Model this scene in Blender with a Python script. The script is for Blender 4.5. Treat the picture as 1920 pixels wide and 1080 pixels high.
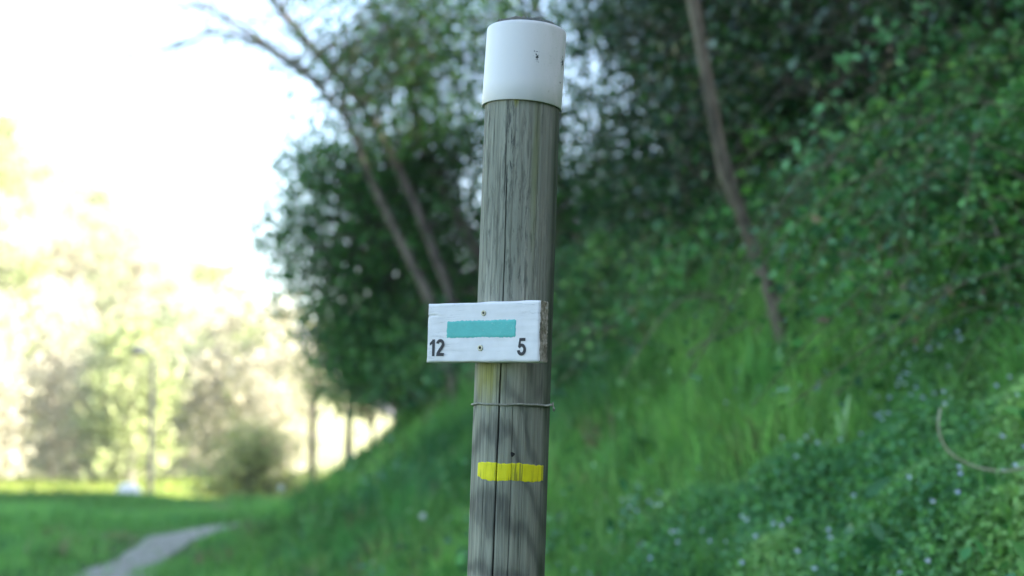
import bpy, math, random
import numpy as np
from mathutils import Vector, Matrix, Quaternion

for o in list(bpy.data.objects):
    bpy.data.objects.remove(o, do_unlink=True)
SC = bpy.context.scene
COL = SC.collection
R = math.radians
rng = np.random.default_rng(7)

# ------------------------------------------------------------------ camera
CAM_Z, PITCH, FOCAL = 1.35, R(5.5), 47.0
cd = bpy.data.cameras.new('camera')
cam = bpy.data.objects.new('camera', cd)
COL.objects.link(cam)
cam.location = (0, 0, CAM_Z)
cam.rotation_euler = (R(90) + PITCH, 0, 0)
cd.lens, cd.sensor_width = FOCAL, 36.0
cd.clip_start, cd.clip_end = 0.05, 3000
cd.dof.use_dof = True
cd.dof.focus_distance = 1.82
cd.dof.aperture_fstop = 3.0
cd.dof.aperture_blades = 0
SC.camera = cam

# ------------------------------------------------------------------ sky and sun
SUN_EL, SUN_AZ = R(24), Vector((0.93, -0.37, 0)).normalized()     # the sun stands right and a little behind
w = bpy.data.worlds.new('World')
SC.world = w
w.use_nodes = True
nt = w.node_tree
bg = nt.nodes['Background']
sky = nt.nodes.new('ShaderNodeTexSky')
sky.sky_type = 'NISHITA'
sky.sun_disc = False
sky.sun_elevation = SUN_EL
sky.sun_rotation = math.atan2(SUN_AZ.x, SUN_AZ.y)
sky.air_density, sky.dust_density, sky.ozone_density = 1.0, 1.0, 1.0
nt.links.new(sky.outputs[0], bg.inputs[0])
bg.inputs[1].default_value = 0.15
ld = bpy.data.lights.new('sun', 'SUN')
ld.energy, ld.angle, ld.color = 5.0, R(0.5), (1.0, 0.93, 0.82)
sun = bpy.data.objects.new('sun', ld)
COL.objects.link(sun)
sdir = Vector((SUN_AZ.x * math.cos(SUN_EL), SUN_AZ.y * math.cos(SUN_EL), math.sin(SUN_EL)))
sun.rotation_euler = sdir.to_track_quat('Z', 'Y').to_euler()
sun.location = (20, -10, 30)

vs = SC.view_settings
vs.view_transform, vs.look, vs.gamma, vs.use_curve_mapping = 'Standard', 'None', 1.0, False
vs.exposure = 2.4
SC.render.engine = 'CYCLES'
cy = SC.cycles
cy.use_denoising = True
cy.max_bounces, cy.diffuse_bounces, cy.glossy_bounces, cy.transmission_bounces = 6, 4, 2, 4
cy.sample_clamp_indirect = 6.0
cy.use_adaptive_sampling = False

# ------------------------------------------------------------------ helpers
FPX = FOCAL / 36.0 * 1920.0
CP, SP = math.cos(PITCH), math.sin(PITCH)
def at(px, py, d):
    """point at world depth y = d seen at photograph pixel (px, py): used only to survey where things stand"""
    u, v = (px - 960) / FPX, (540 - py) / FPX
    D = Vector((u, CP - v * SP, SP + v * CP))
    D *= d / D.y
    return Vector((D.x, D.y, D.z + CAM_Z))

def softplus(x, k):
    x = np.asarray(x, float)
    return 0.5 * (x + np.sqrt(x * x + k * k))
def sstep(a, b, x):
    t = np.clip((np.asarray(x, float) - a) / (b - a), 0, 1)
    return t * t * (3 - 2 * t)
_wr = np.random.default_rng(99)
_W = [(_wr.normal(size=3), _wr.uniform(0, 6.28)) for _ in range(40)]
def wav(x, y, z=0.0, f=1.0, n=10, off=0):
    """cheap smooth noise, about -1..1"""
    s = 0
    for i in range(n):
        k, p = _W[(i + off) % 40]
        s = s + np.sin(f * (k[0] * x + k[1] * y + k[2] * z) + p)
    return s / math.sqrt(n) * 0.9

def toe(y):
    y = np.asarray(y, float)
    return 0.9 - 0.27 * np.clip(y, -60, 16) + 1.1 * softplus(y - 17.0, 1.5) - 1.35 * softplus(-2.5 - y, 1.5) + 0.75 * softplus(-14 - y, 3.0)  # unseen spur behind the camera, shaped to cut sky light on the post
def ground(x, y, rough=True):
    x = np.asarray(x, float); y = np.asarray(y, float)
    s = x - toe(y)
    h = 0.75 * softplus(s, 0.5)
    h = h - softplus(h - 15.5, 2.5)
    q1 = y - 20.0 + 0.15 * (x + 5)
    q2 = -7.4 - x
    q = np.maximum(q1, q2) + 0.0
    drop = 2.2 * sstep(0, 22, q) * (1 - sstep(0, 2.0, s))
    z = h - drop
    if rough:
        z = z + 0.05 * wav(x, y, 0, 1.3) * sstep(-0.2, 1.0, s) + 0.02 * wav(x, y, 0, 2.3, off=7) + 0.09 * sstep(-4.6, -6.0, x) * wav(x, y, 0, 0.8, off=17) * (1 - sstep(24, 40, y))
    return z
def gz(x, y):
    return float(ground(x, y))

def link(name, me, mat=None, parent=None):
    o = bpy.data.objects.new(name, me)
    COL.objects.link(o)
    if mat is not None and me is not None:
        for m in (mat if isinstance(mat, (list, tuple)) else [mat]):
            me.materials.append(m)
    if parent is not None:
        o.parent = parent
    return o
def tag(o, label=None, cat=None, group=None, kind=None):
    if label: o['label'] = label
    if cat: o['category'] = cat
    if group: o['group'] = group
    if kind: o['kind'] = kind
    return o
def empty(name, loc, label, cat, group=None):
    o = bpy.data.objects.new(name, None)
    COL.objects.link(o)
    o.location = loc
    o.empty_display_size = 0.1
    return tag(o, label, cat, group)

def mesh_np(name, verts, faces, col=None, smooth=False, midx=None):
    """faces: array (n,3) or (n,4), or list of such arrays"""
    me = bpy.data.meshes.new(name)
    verts = np.ascontiguousarray(verts, dtype=np.float32)
    fl = faces if isinstance(faces, list) else [faces]
    fl = [np.asarray(f, np.int32) for f in fl if len(f)]
    nl = sum(f.size for f in fl); npoly = sum(len(f) for f in fl)
    me.vertices.add(len(verts)); me.vertices.foreach_set('co', verts.ravel())
    me.loops.add(nl); me.polygons.add(npoly)
    me.loops.foreach_set('vertex_index', np.concatenate([f.ravel() for f in fl]))
    st, k = [], 0
    for f in fl:
        st.append(k + np.arange(len(f)) * f.shape[1]); k += f.size
    me.polygons.foreach_set('loop_start', np.concatenate(st).astype(np.int32))
    if smooth:
        me.polygons.foreach_set('use_smooth', np.ones(npoly, bool))
    if midx is not None:
        me.polygons.foreach_set('material_index', np.asarray(midx, np.int32))
    me.update(calc_edges=True)
    if col is not None:
        ca = me.color_attributes.new('Col', 'FLOAT_COLOR', 'POINT')
        c = np.ones((len(verts), 4), np.float32); c[:, :3] = col
        ca.data.foreach_set('color', c.ravel())
    me.validate()
    return me

class Builder:
    def __init__(s): s.v, s.f3, s.f4, s.c, s.n = [], [], [], [], 0
    def add(s, v, f3=None, f4=None, c=None):
        v = np.asarray(v, float)
        if f3 is not None and len(f3): s.f3.append(np.asarray(f3) + s.n)
        if f4 is not None and len(f4): s.f4.append(np.asarray(f4) + s.n)
        s.v.append(v); s.n += len(v)
        s.c.append(np.broadcast_to(np.asarray(c if c is not None else (1, 1, 1), float), (len(v), 3)))
    def tube(s, pts, rad, sides=6, c=None, cap=True):
        P = np.asarray(pts, float); n = len(P)
        rad = np.broadcast_to(np.asarray(rad, float), (n,))
        T = np.gradient(P, axis=0); T /= np.linalg.norm(T, axis=1)[:, None] + 1e-9
        up = np.array([0, 0, 1.0]) if abs(T[0, 2]) < 0.8 else np.array([1.0, 0, 0])
        A = np.cross(T, up); A /= np.linalg.norm(A, axis=1)[:, None] + 1e-9
        B = np.cross(T, A)
        a = np.arange(sides) / sides * 2 * np.pi
        V = (P[:, None] + rad[:, None, None] * (np.cos(a)[None, :, None] * A[:, None] + np.sin(a)[None, :, None] * B[:, None])).reshape(-1, 3)
        i = np.arange(n - 1)[:, None] * sides; j = np.arange(sides)[None]; k = (j + 1) % sides
        F = np.stack([i + j, i + k, i + sides + k, i + sides + j], -1).reshape(-1, 4)
        f3 = []
        if cap:
            V = np.vstack([V, P[0], P[-1]])
            b = n * sides
            f3 = [(b, (q + 1) % sides, q) for q in range(sides)] + [(b + 1, (n - 1) * sides + q, (n - 1) * sides + (q + 1) % sides) for q in range(sides)]
        s.add(V, f3, F, c)
    def box(s, lo, hi, c=None):
        x0, y0, z0 = lo; x1, y1, z1 = hi
        v = [(x0,y0,z0),(x1,y0,z0),(x1,y1,z0),(x0,y1,z0),(x0,y0,z1),(x1,y0,z1),(x1,y1,z1),(x0,y1,z1)]
        s.add(v, None, [(0,3,2,1),(4,5,6,7),(0,1,5,4),(1,2,6,5),(2,3,7,6),(3,0,4,7)], c)
    def mesh(s, name, smooth=False, color=True):
        fl = []
        if s.f3: fl.append(np.vstack(s.f3))
        if s.f4: fl.append(np.vstack(s.f4))
        return mesh_np(name, np.vstack(s.v), fl, np.vstack(s.c) if color else None, smooth)

def unit(v):
    return v / (np.linalg.norm(v, axis=-1, keepdims=True) + 1e-9)
def leaves(C, L, W, col, up=0.6, g=rng, droop=0.0, six=False):
    """folded leaf faces: C (n,3) centres, L, W sizes, col (n,3)"""
    n = len(C)
    L = np.broadcast_to(L, (n,))[:, None]; W = np.broadcast_to(W, (n,))[:, None]
    N = unit(g.normal(size=(n, 3)) * (1 - up) + np.array([0, 0, up]))
    A = g.normal(size=(n, 3)); A[:, 2] -= droop
    A = unit(A - (A * N).sum(1, keepdims=True) * N)
    B = np.cross(N, A)
    if not six:
        v = np.stack([C - A * L * .5, C + B * W * .5 + N * W * .12, C + A * L * .5, C - B * W * .5 + N * W * .12], 1).reshape(-1, 3)
        i = np.arange(n)[:, None] * 4
        f = np.concatenate([i + [[0, 1, 2]], i + [[0, 2, 3]]], 0)
        return v, f, np.repeat(col, 4, 0)
    v = np.stack([C - A * L * .5, C - A * L * .2 + B * W * .45 + N * W * .1, C + A * L * .15 + B * W * .42 + N * W * .1, C + A * L * .5 - N * W * .1,
                  C + A * L * .15 - B * W * .42 + N * W * .1, C - A * L * .2 - B * W * .45 + N * W * .1], 1).reshape(-1, 3)
    i = np.arange(n)[:, None] * 6
    f = np.concatenate([i + [[0, 1, 2]], i + [[0, 2, 3]], i + [[0, 3, 4]], i + [[0, 4, 5]]], 0)
    return v, f, np.repeat(col, 6, 0)
def pal(n, cols, g=rng, jit=0.18):
    cols = np.asarray(cols, float)
    c = cols[g.integers(0, len(cols), n)]
    return np.clip(c * (1 + g.normal(size=(n, 1)) * jit), 0.004, 0.9)

def hit(px, py, lift=0.0):
    for d in np.arange(2.3, 40, 0.02):
        p = at(px, py, float(d))
        if p.z <= gz(p.x, p.y) + lift: return p
    return p

# ------------------------------------------------------------------ materials
def new_mat(name):
    m = bpy.data.materials.new(name); m.use_nodes = True
    nt = m.node_tree; nt.nodes.clear()
    out = nt.nodes.new('ShaderNodeOutputMaterial')
    return m, nt, out
def N(nt, t, **kw):
    n = nt.nodes.new('ShaderNode' + t)
    for k, v in kw.items():
        if k in n.inputs: n.inputs[k].default_value = v
        else: setattr(n, k, v)
    return n
def leaf_mat(name, trans=0.3, rough=0.5, spec=0.35):
    m, nt, out = new_mat(name)
    a = N(nt, 'Attribute', attribute_name='Col')
    p = N(nt, 'BsdfPrincipled'); p.inputs['Roughness'].default_value = rough
    p.inputs['Specular IOR Level'].default_value = spec
    t = N(nt, 'BsdfTranslucent'); mx = N(nt, 'MixShader'); mx.inputs[0].default_value = trans
    hs = N(nt, 'HueSaturation'); hs.inputs['Value'].default_value = 1.3
    L = nt.links.new
    L(a.outputs['Color'], p.inputs['Base Color']); L(a.outputs['Color'], hs.inputs['Color']); L(hs.outputs[0], t.inputs['Color'])
    L(p.outputs[0], mx.inputs[1]); L(t.outputs[0], mx.inputs[2]); L(mx.outputs[0], out.inputs[0])
    return m
def ramp(nt, fac, stops, interp='LINEAR'):
    r = N(nt, 'ValToRGB'); r.color_ramp.interpolation = interp
    e = r.color_ramp.elements
    while len(e) < len(stops): e.new(0.5)
    for el, (p, c) in zip(e, stops):
        el.position = p; el.color = (*c, 1) if len(c) == 3 else c
    nt.links.new(fac, r.inputs[0])
    return r
def mathn(nt, op, a, b=None, c=None, clamp=False):
    n = N(nt, 'Math', operation=op, use_clamp=clamp)
    for i, v in enumerate((a, b, c)):
        if v is None: continue
        if isinstance(v, (int, float)): n.inputs[i].default_value = v
        else: nt.links.new(v, n.inputs[i])
    return n.outputs[0]
def mixc(nt, fac, a, b, mode='MIX'):
    n = N(nt, 'Mix', data_type='RGBA', blend_type=mode)
    for i, v in ((0, fac), (6, a), (7, b)):
        if isinstance(v, (int, float)): n.inputs[i].default_value = v
        elif isinstance(v, tuple): n.inputs[i].default_value = (*v, 1)
        else: nt.links.new(v, n.inputs[i])
    return n.outputs[2]
def coords(nt, scale=(1, 1, 1), loc=(0, 0, 0), src='Object'):
    tc = N(nt, 'TexCoord'); mp = N(nt, 'Mapping')
    mp.inputs['Scale'].default_value = scale; mp.inputs['Location'].default_value = loc
    nt.links.new(tc.outputs[src], mp.inputs[0])
    return mp.outputs[0]
def noise(nt, vec, scale, detail=4, rough=0.55, dist=0.0):
    n = N(nt, 'TexNoise'); n.inputs['Scale'].default_value = scale; n.inputs['Detail'].default_value = detail
    n.inputs['Roughness'].default_value = rough; n.inputs['Distortion'].default_value = dist
    nt.links.new(vec, n.inputs['Vector'])
    return n.outputs[0]
def simple_mat(name, stops, scale=(1, 1, 1), nscale=4, rough=0.7, bump=0.3, bdist=0.01, detail=5, spec=0.3, metal=0.0):
    m, nt, out = new_mat(name)
    v = coords(nt, scale)
    n = noise(nt, v, nscale, detail)
    r = ramp(nt, n, stops)
    p = N(nt, 'BsdfPrincipled'); p.inputs['Roughness'].default_value = rough; p.inputs['Specular IOR Level'].default_value = spec
    p.inputs['Metallic'].default_value = metal
    nt.links.new(r.outputs[0], p.inputs['Base Color'])
    if bump:
        b = N(nt, 'Bump'); b.inputs['Strength'].default_value = bump; b.inputs['Distance'].default_value = bdist
        nt.links.new(noise(nt, v, nscale * 3, 6), b.inputs['Height']); nt.links.new(b.outputs[0], p.inputs['Normal'])
    nt.links.new(p.outputs[0], out.inputs[0])
    return m

M = {}
M['leaf'] = leaf_mat('foliage_leaf', 0.24)
M['ivy'] = leaf_mat('glossy_dark_leaf', 0.18, 0.38, 0.5)
M['grass'] = leaf_mat('grass_blade', 0.35, 0.5, 0.3)
M['bark'] = simple_mat('grey_brown_bark', [(0.3, (0.05, 0.042, 0.036)), (0.5, (0.13, 0.105, 0.085)), (0.7, (0.22, 0.19, 0.15))], (14, 14, 3), 1.0, 0.9, 0.8, 0.01)
M['bark_pale'] = simple_mat('pale_mossy_bark', [(0.3, (0.10, 0.085, 0.06)), (0.5, (0.25, 0.21, 0.15)), (0.72, (0.34, 0.30, 0.21))], (12, 12, 3), 1.0, 0.9, 0.8, 0.01)
M['bark_mid'] = simple_mat('brown_bark', [(0.3, (0.06, 0.052, 0.04)), (0.5, (0.15, 0.125, 0.095)), (0.72, (0.23, 0.20, 0.15))], (12, 12, 3), 1.0, 0.9, 0.8, 0.01)
M['bark_far'] = simple_mat('beige_bark', [(0.3, (0.40, 0.35, 0.27)), (0.7, (0.52, 0.47, 0.38))], (1, 1, .4), 2.0, 0.9, 0)
M['twig'] = simple_mat('dry_twig', [(0.3, (0.26, 0.23, 0.15)), (0.7, (0.5, 0.46, 0.33))], (40, 40, 40), 1.0, 0.7, 0.3, 0.002)

def ground_material():
    m, nt, out = new_mat('soil_and_turf')
    v = coords(nt)
    n1 = noise(nt, v, 0.6, 6, 0.6); n2 = noise(nt, v, 7.0, 6, 0.6)
    turf = ramp(nt, n2, [(0.3, (0.03, 0.06, 0.015)), (0.55, (0.06, 0.12, 0.025)), (0.75, (0.12, 0.17, 0.045))])
    soil = ramp(nt, n2, [(0.3, (0.05, 0.04, 0.025)), (0.7, (0.12, 0.10, 0.06))])
    f = ramp(nt, n1, [(0.5, (0, 0, 0)), (0.66, (1, 1, 1))])
    c = mixc(nt, f.outputs[0], turf.outputs[0], soil.outputs[0])
    sx = N(nt, 'SeparateXYZ'); nt.links.new(v, sx.inputs[0])
    far = mathn(nt, 'SMOOTH_MIN', mathn(nt, 'MULTIPLY_ADD', sx.outputs[1], 0.08, -2.2, True), 1.0, 0.1)
    mead = ramp(nt, n1, [(0.3, (0.16, 0.21, 0.04)), (0.7, (0.27, 0.29, 0.09))])
    c = mixc(nt, far, c, mead.outputs[0])
    litter = ramp(nt, noise(nt, v, 22.0, 5, 0.65), [(0.3, (0.018, 0.014, 0.009)), (0.55, (0.05, 0.038, 0.024)), (0.75, (0.11, 0.08, 0.05))])
    la = N(nt, 'Attribute', attribute_name='Col')
    c = mixc(nt, la.outputs['Fac'], c, litter.outputs[0])
    p = N(nt, 'BsdfPrincipled'); p.inputs['Roughness'].default_value = 0.95; p.inputs['Specular IOR Level'].default_value = 0.1
    nt.links.new(c, p.inputs['Base Color'])
    b = N(nt, 'Bump'); b.inputs['Strength'].default_value = 0.6; b.inputs['Distance'].default_value = 0.04
    nt.links.new(n2, b.inputs['Height']); nt.links.new(b.outputs[0], p.inputs['Normal'])
    nt.links.new(p.outputs[0], out.inputs[0])
    return m
M['ground'] = ground_material()
M['path'] = simple_mat('pale_gravel', [(0.3, (0.14, 0.13, 0.09)), (0.5, (0.28, 0.26, 0.20)), (0.7, (0.38, 0.355, 0.29))], (1, 1, 1), 9.0, 0.95, 0.5, 0.02)
M['hill'] = simple_mat('wooded_slope', [(0.3, (0.27, 0.26, 0.13)), (0.5, (0.31, 0.32, 0.15)), (0.7, (0.36, 0.32, 0.23))], (1, 1, 1), 0.15, 0.95, 0)
M['far_hill'] = simple_mat('distant_slope', [(0.3, (0.12, 0.11, 0.125)), (0.7, (0.18, 0.16, 0.17))], (1, 1, 1), 0.05, 0.95, 0)

# ================================================================== LARGE STRUCTURE
def grid_mesh(name, xs, ys, zf, mat, kind='structure', smooth=True, cf=None):
    X, Y = np.meshgrid(xs, ys)
    V = np.stack([X, Y, zf(X, Y)], -1).reshape(-1, 3)
    nx, ny = len(xs), len(ys)
    i = (np.arange(ny - 1)[:, None] * nx + np.arange(nx - 1)[None]).ravel()
    F = np.stack([i, i + 1, i + nx + 1, i + nx], 1)
    o = link(name, mesh_np(name, V, F, None if cf is None else cf(X, Y).reshape(-1, 1) * np.ones(3), smooth=smooth), mat)
    o['kind'] = kind
    return o
xs = np.concatenate([[-420, -300, -200], np.arange(-140, -20, 5.0), np.arange(-20, -9, 1.0), np.arange(-9, 12, 0.25), np.arange(12, 40, 1.5), [45, 60, 90, 150, 300, 420]])
ys = np.concatenate([[-150, -90], np.arange(-60, -4, 3.0), np.arange(-4, 28, 0.25), np.arange(28, 60, 1.5), np.arange(60, 160, 6.0), [180, 240, 400, 620]])
grid_mesh('ground', xs, ys, lambda x, y: ground(x, y), M['ground'], cf=lambda x, y: sstep(2.2, 2.8, x - toe(y) + 0.2 * wav(x, y, 0, 1.5, off=31)))

def path_c(y):
    return np.interp(y, [-6, 0, 11.3, 15.4, 16.6, 18, 20, 23, 28], [-3.6, -2.5, -3.48, -3.87, -3.78, -3.35, -2.3, 0.2, 5.0])
def build_path():
    yy = np.arange(-3, 26, 0.25); tt = np.linspace(-1, 1, 9)
    wv = np.interp(yy, [0, 11, 15.5, 18], [.42, .36, .28, .26]) + 0.05 * np.sin(yy * 1.7) + 0.03 * np.sin(yy * 4.1)
    X = path_c(yy)[:, None] + wv[:, None] * tt[None]
    Y = np.broadcast_to(yy[:, None], X.shape)
    Z = ground(X, Y) + 0.018 - 0.012 * np.abs(tt)[None] ** 3 + 0.006 * wav(X, Y, 0, 6)
    Z = np.maximum(Z, ground(X, Y) + 0.005)
    nx = 9; i = (np.arange(len(yy) - 1)[:, None] * nx + np.arange(nx - 1)[None]).ravel()
    o = link('path', mesh_np('path', np.stack([X, Y, Z], -1).reshape(-1, 3), np.stack([i, i + 1, i + nx + 1, i + nx], 1), smooth=True), M['path'])
    o['kind'] = 'structure'
build_path()

def hill_z(x, y):
    H = 0.74 * softplus(-x - 17.0, 6.0)
    H = H - softplus(H - 46, 10)
    return -2.35 + H * sstep(74, 150, y - 0.25 * (x + 30)) + 0.5 * wav(x, y, 0, 0.12) * sstep(85, 110, y)
grid_mesh('hillside', np.arange(-260, 60, 6.0), np.arange(66, 240, 5.0), hill_z, M['hill'])
def far_z(x, y):
    H = 32 + 0.33 * softplus(x + 80, 15) + 2 * wav(x, y, 0, 0.03)
    H = H - softplus(H - 70, 20)
    return -3.0 + H * sstep(300, 440, y)
grid_mesh('far_hill', np.arange(-320, 320, 14.0), np.arange(290, 560, 14.0), far_z, M['far_hill'])

m, nt, out = new_mat('valley_haze')
pv = N(nt, 'VolumePrincipled'); pv.inputs['Color'].default_value = (0.97, 0.97, 0.96, 1); pv.inputs['Density'].default_value = 0.00042; pv.inputs['Anisotropy'].default_value = 0.0
nt.links.new(pv.outputs[0], out.inputs['Volume'])
b = Builder(); b.box((-430, -160, -8), (430, 640, 90))
hz_ = link('haze', b.mesh('haze', False, False), m); tag(hz_, 'thin bright haze over the valley', 'haze', kind='stuff')

# ================================================================== THE POST
P1, P2 = at(948, 1080, 1.87), at(986, 45, 1.87)
AX = (P2 - P1).normalized()
P0 = P1 + AX * ((0 - P1.z) / AX.z)
QP = Vector((0, 0, 1)).rotation_difference(AX)
MP = Matrix.Translation(P0) @ QP.to_matrix().to_4x4()
def hrow(py):
    """height along the post axis for an image row on its axis"""
    best = min(np.arange(0.8, 2.2, 0.0005), key=lambda h: abs(proj(MP @ Vector((0, 0, h)))[1] - py))
    return float(best)
def proj(p):
    d = Vector(p) - Vector((0, 0, CAM_Z))
    zc = d.y * CP + d.z * SP
    return 960 + d.x / zc * FPX, 540 - (-d.y * SP + d.z * CP) / zc * FPX
PR = 0.0535

def wood_material():
    m, nt, out = new_mat('weathered_wood')
    L = nt.links.new
    obj = coords(nt)
    vfine = coords(nt, (220, 220, 5)); vmed = coords(nt, (70, 70, 2.2)); vlow = coords(nt, (16, 16, 3.2))
    fine = noise(nt, vfine, 1.0, 5, 0.65); med = noise(nt, vmed, 1.0, 5, 0.6, 0.4); low = noise(nt, vlow, 1.0, 3, 0.5, 0.3)
    # flame figure of the growth rings
    sx = N(nt, 'SeparateXYZ'); L(obj, sx.inputs[0])
    xo = mathn(nt, 'ADD', sx.outputs[0], 0.022)
    arch = mathn(nt, 'ADD', sx.outputs[2], mathn(nt, 'MULTIPLY', mathn(nt, 'MULTIPLY', xo, xo), 24.0))
    arch = mathn(nt, 'ADD', arch, mathn(nt, 'MULTIPLY', noise(nt, coords(nt, (24, 24, 7), (3.1, 1.7, 0.4)), 1.0, 3, 0.5, 0.4), 0.16))
    rings = mathn(nt, 'SINE', mathn(nt, 'MULTIPLY', arch, 84.0))
    rings = mathn(nt, 'MULTIPLY_ADD', rings, 0.5, 0.5)
    rings = mathn(nt, 'ADD', mathn(nt, 'MULTIPLY', rings, 0.74), mathn(nt, 'MULTIPLY', fine, 0.28))
    lowpart = mathn(nt, 'MULTIPLY_ADD', sx.outputs[2], -6.0, 9.0, True)      # the figure shows on the lower shaft
    base = ramp(nt, med, [(0.30, (0.175, 0.172, 0.138)), (0.5, (0.285, 0.285, 0.23)), (0.70, (0.39, 0.385, 0.318))])
    c = mixc(nt, 0.55, base.outputs[0], ramp(nt, fine, [(0.33, (0.13, 0.14, 0.12)), (0.52, (0.255, 0.27, 0.22)), (0.70, (0.38, 0.39, 0.33))]).outputs[0])
    rc = ramp(nt, rings, [(0.14, (0.50, 0.49, 0.50)), (0.42, (0.95, 0.94, 0.92)), (0.85, (1.16, 1.15, 1.12))])
    c = mixc(nt, mathn(nt, 'MULTIPLY', lowpart, 0.9), c, rc.outputs[0], 'MULTIPLY')
    tone = ramp(nt, low, [(0.3, (0.62, 0.66, 0.62)), (0.6, (1.05, 1.05, 1.0)), (0.8, (1.15, 1.12, 1.0))])
    c = mixc(nt, 0.8, c, tone.outputs[0], 'MULTIPLY')
    # dark fibre streaks, mostly on the upper shaft
    streak = ramp(nt, noise(nt, coords(nt, (210, 210, 26), (1, 5, 2)), 1.0, 6, 0.7, 0.6), [(0.40, (1, 1, 1)), (0.50, (0, 0, 0))])
    sm = ramp(nt, noise(nt, coords(nt, (22, 22, 3), (9, 2, 1)), 1.0, 2), [(0.40, (0, 0, 0)), (0.55, (1, 1, 1))])
    up = mathn(nt, 'MULTIPLY_ADD', sx.outputs[2], 6.0, -8.2, True)
    c = mixc(nt, mathn(nt, 'MULTIPLY', mathn(nt, 'MULTIPLY', streak.outputs[0], sm.outputs[0]), mathn(nt, 'MULTIPLY_ADD', up, 0.5, 0.04)), c, (0.035, 0.04, 0.035))
    dm = N(nt, 'VectorMath', operation='SUBTRACT'); L(obj, dm.inputs[0]); dm.inputs[1].default_value = (-0.016, -0.051, hrow(290))
    ds = N(nt, 'VectorMath', operation='DIVIDE'); L(dm.outputs[0], ds.inputs[0]); ds.inputs[1].default_value = (0.013, 0.04, 0.10)
    dl = N(nt, 'VectorMath', operation='LENGTH'); L(ds.outputs[0], dl.inputs[0])
    spot = mathn(nt, 'SUBTRACT', 1.25, mathn(nt, 'ADD', dl.outputs['Value'], mathn(nt, 'MULTIPLY_ADD', low, 1.0, -0.5)), clamp=True)
    mott = ramp(nt, noise(nt, coords(nt, (300, 300, 42), (7, 3, 2)), 1.0, 4, 0.65, 0.3), [(0.42, (1, 1, 1)), (0.52, (0, 0, 0))])
    c = mixc(nt, mathn(nt, 'MULTIPLY', mathn(nt, 'MULTIPLY', spot, mott.outputs[0]), 0.8), c, (0.035, 0.04, 0.038))
    # algae on the right side, its colour also darkened for the falloff of light
    alg = noise(nt, coords(nt, (30, 30, 8), (2, 2, 2)), 1.0, 4)
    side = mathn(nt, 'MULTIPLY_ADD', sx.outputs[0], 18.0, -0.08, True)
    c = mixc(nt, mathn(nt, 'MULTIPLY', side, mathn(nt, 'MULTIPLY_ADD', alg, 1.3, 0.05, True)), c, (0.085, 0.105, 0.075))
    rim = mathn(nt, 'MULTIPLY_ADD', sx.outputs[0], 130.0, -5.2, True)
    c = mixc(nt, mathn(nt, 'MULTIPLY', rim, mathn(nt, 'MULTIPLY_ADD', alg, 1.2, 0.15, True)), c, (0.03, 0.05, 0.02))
    def blot(center, rad, col, amt):
        nonlocal c
        d = N(nt, 'Vector' + 'Math', operation='SUBTRACT'); L(obj, d.inputs[0]); d.inputs[1].default_value = center
        s = N(nt, 'VectorMath', operation='DIVIDE'); L(d.outputs[0], s.inputs[0]); s.inputs[1].default_value = rad
        ln = N(nt, 'VectorMath', operation='LENGTH'); L(s.outputs[0], ln.inputs[0])
        f = mathn(nt, 'SUBTRACT', 1.15, mathn(nt, 'ADD', ln.outputs['Value'], mathn(nt, 'MULTIPLY_ADD', med, 1.2, -0.6)), clamp=True)
        c = mixc(nt, mathn(nt, 'MULTIPLY', f, amt), c, col)
    hs = hrow(682)
    blot((-0.034, -0.042, hs - 0.018), (0.026, 0.03, 0.045), (0.34, 0.33, 0.07), 0.75)
    blot((-0.009, -0.053, hrow(200)), (0.004, 0.02, 0.014), (0.36, 0.34, 0.03), 0.9)
    blot((0.02, -0.05, hrow(330)), (0.006, 0.02, 0.12), (0.14, 0.17, 0.05), 0.5)
    # hairline drying cracks
    crack = ramp(nt, noise(nt, coords(nt, (120, 120, 1.1), (4, 4, 4)), 1.0, 1, 0.4), [(0.475, (0, 0, 0)), (0.495, (1, 1, 1)), (0.505, (1, 1, 1)), (0.525, (0, 0, 0))])
    c = mixc(nt, mathn(nt, 'MULTIPLY', crack.outputs[0], 0.42), c, (0.05, 0.05, 0.045))
    at_ = N(nt, 'Attribute', attribute_name='Col')
    c = mixc(nt, 1.0, c, at_.outputs['Color'], 'MULTIPLY')
    p = N(nt, 'BsdfPrincipled'); p.inputs['Roughness'].default_value = 0.82; p.inputs['Specular IOR Level'].default_value = 0.25
    L(c, p.inputs['Base Color'])
    h = mathn(nt, 'ADD', mathn(nt, 'MULTIPLY', fine, 0.5), mathn(nt, 'ADD', mathn(nt, 'MULTIPLY', med, 0.6), mathn(nt, 'MULTIPLY', crack.outputs[0], -0.5)))
    h = mathn(nt, 'ADD', h, mathn(nt, 'MULTIPLY', streak.outputs[0], -0.3))
    b = N(nt, 'Bump'); b.inputs['Strength'].default_value = 0.7; b.inputs['Distance'].default_value = 0.0015
    L(h, b.inputs['Height']); L(b.outputs[0], p.inputs['Normal']); L(p.outputs[0], out.inputs[0])
    return m
M['wood'] = wood_material()

H_SL0, H_SL1 = hrow(204), hrow(59)
H_TOP = H_SL1 + 0.013
post = empty('marker_post', P0, 'round grey weathered wooden trail post with white sleeve on its top', 'post')
post.rotation_mode = 'QUATERNION'; post.rotation_quaternion = QP

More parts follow.
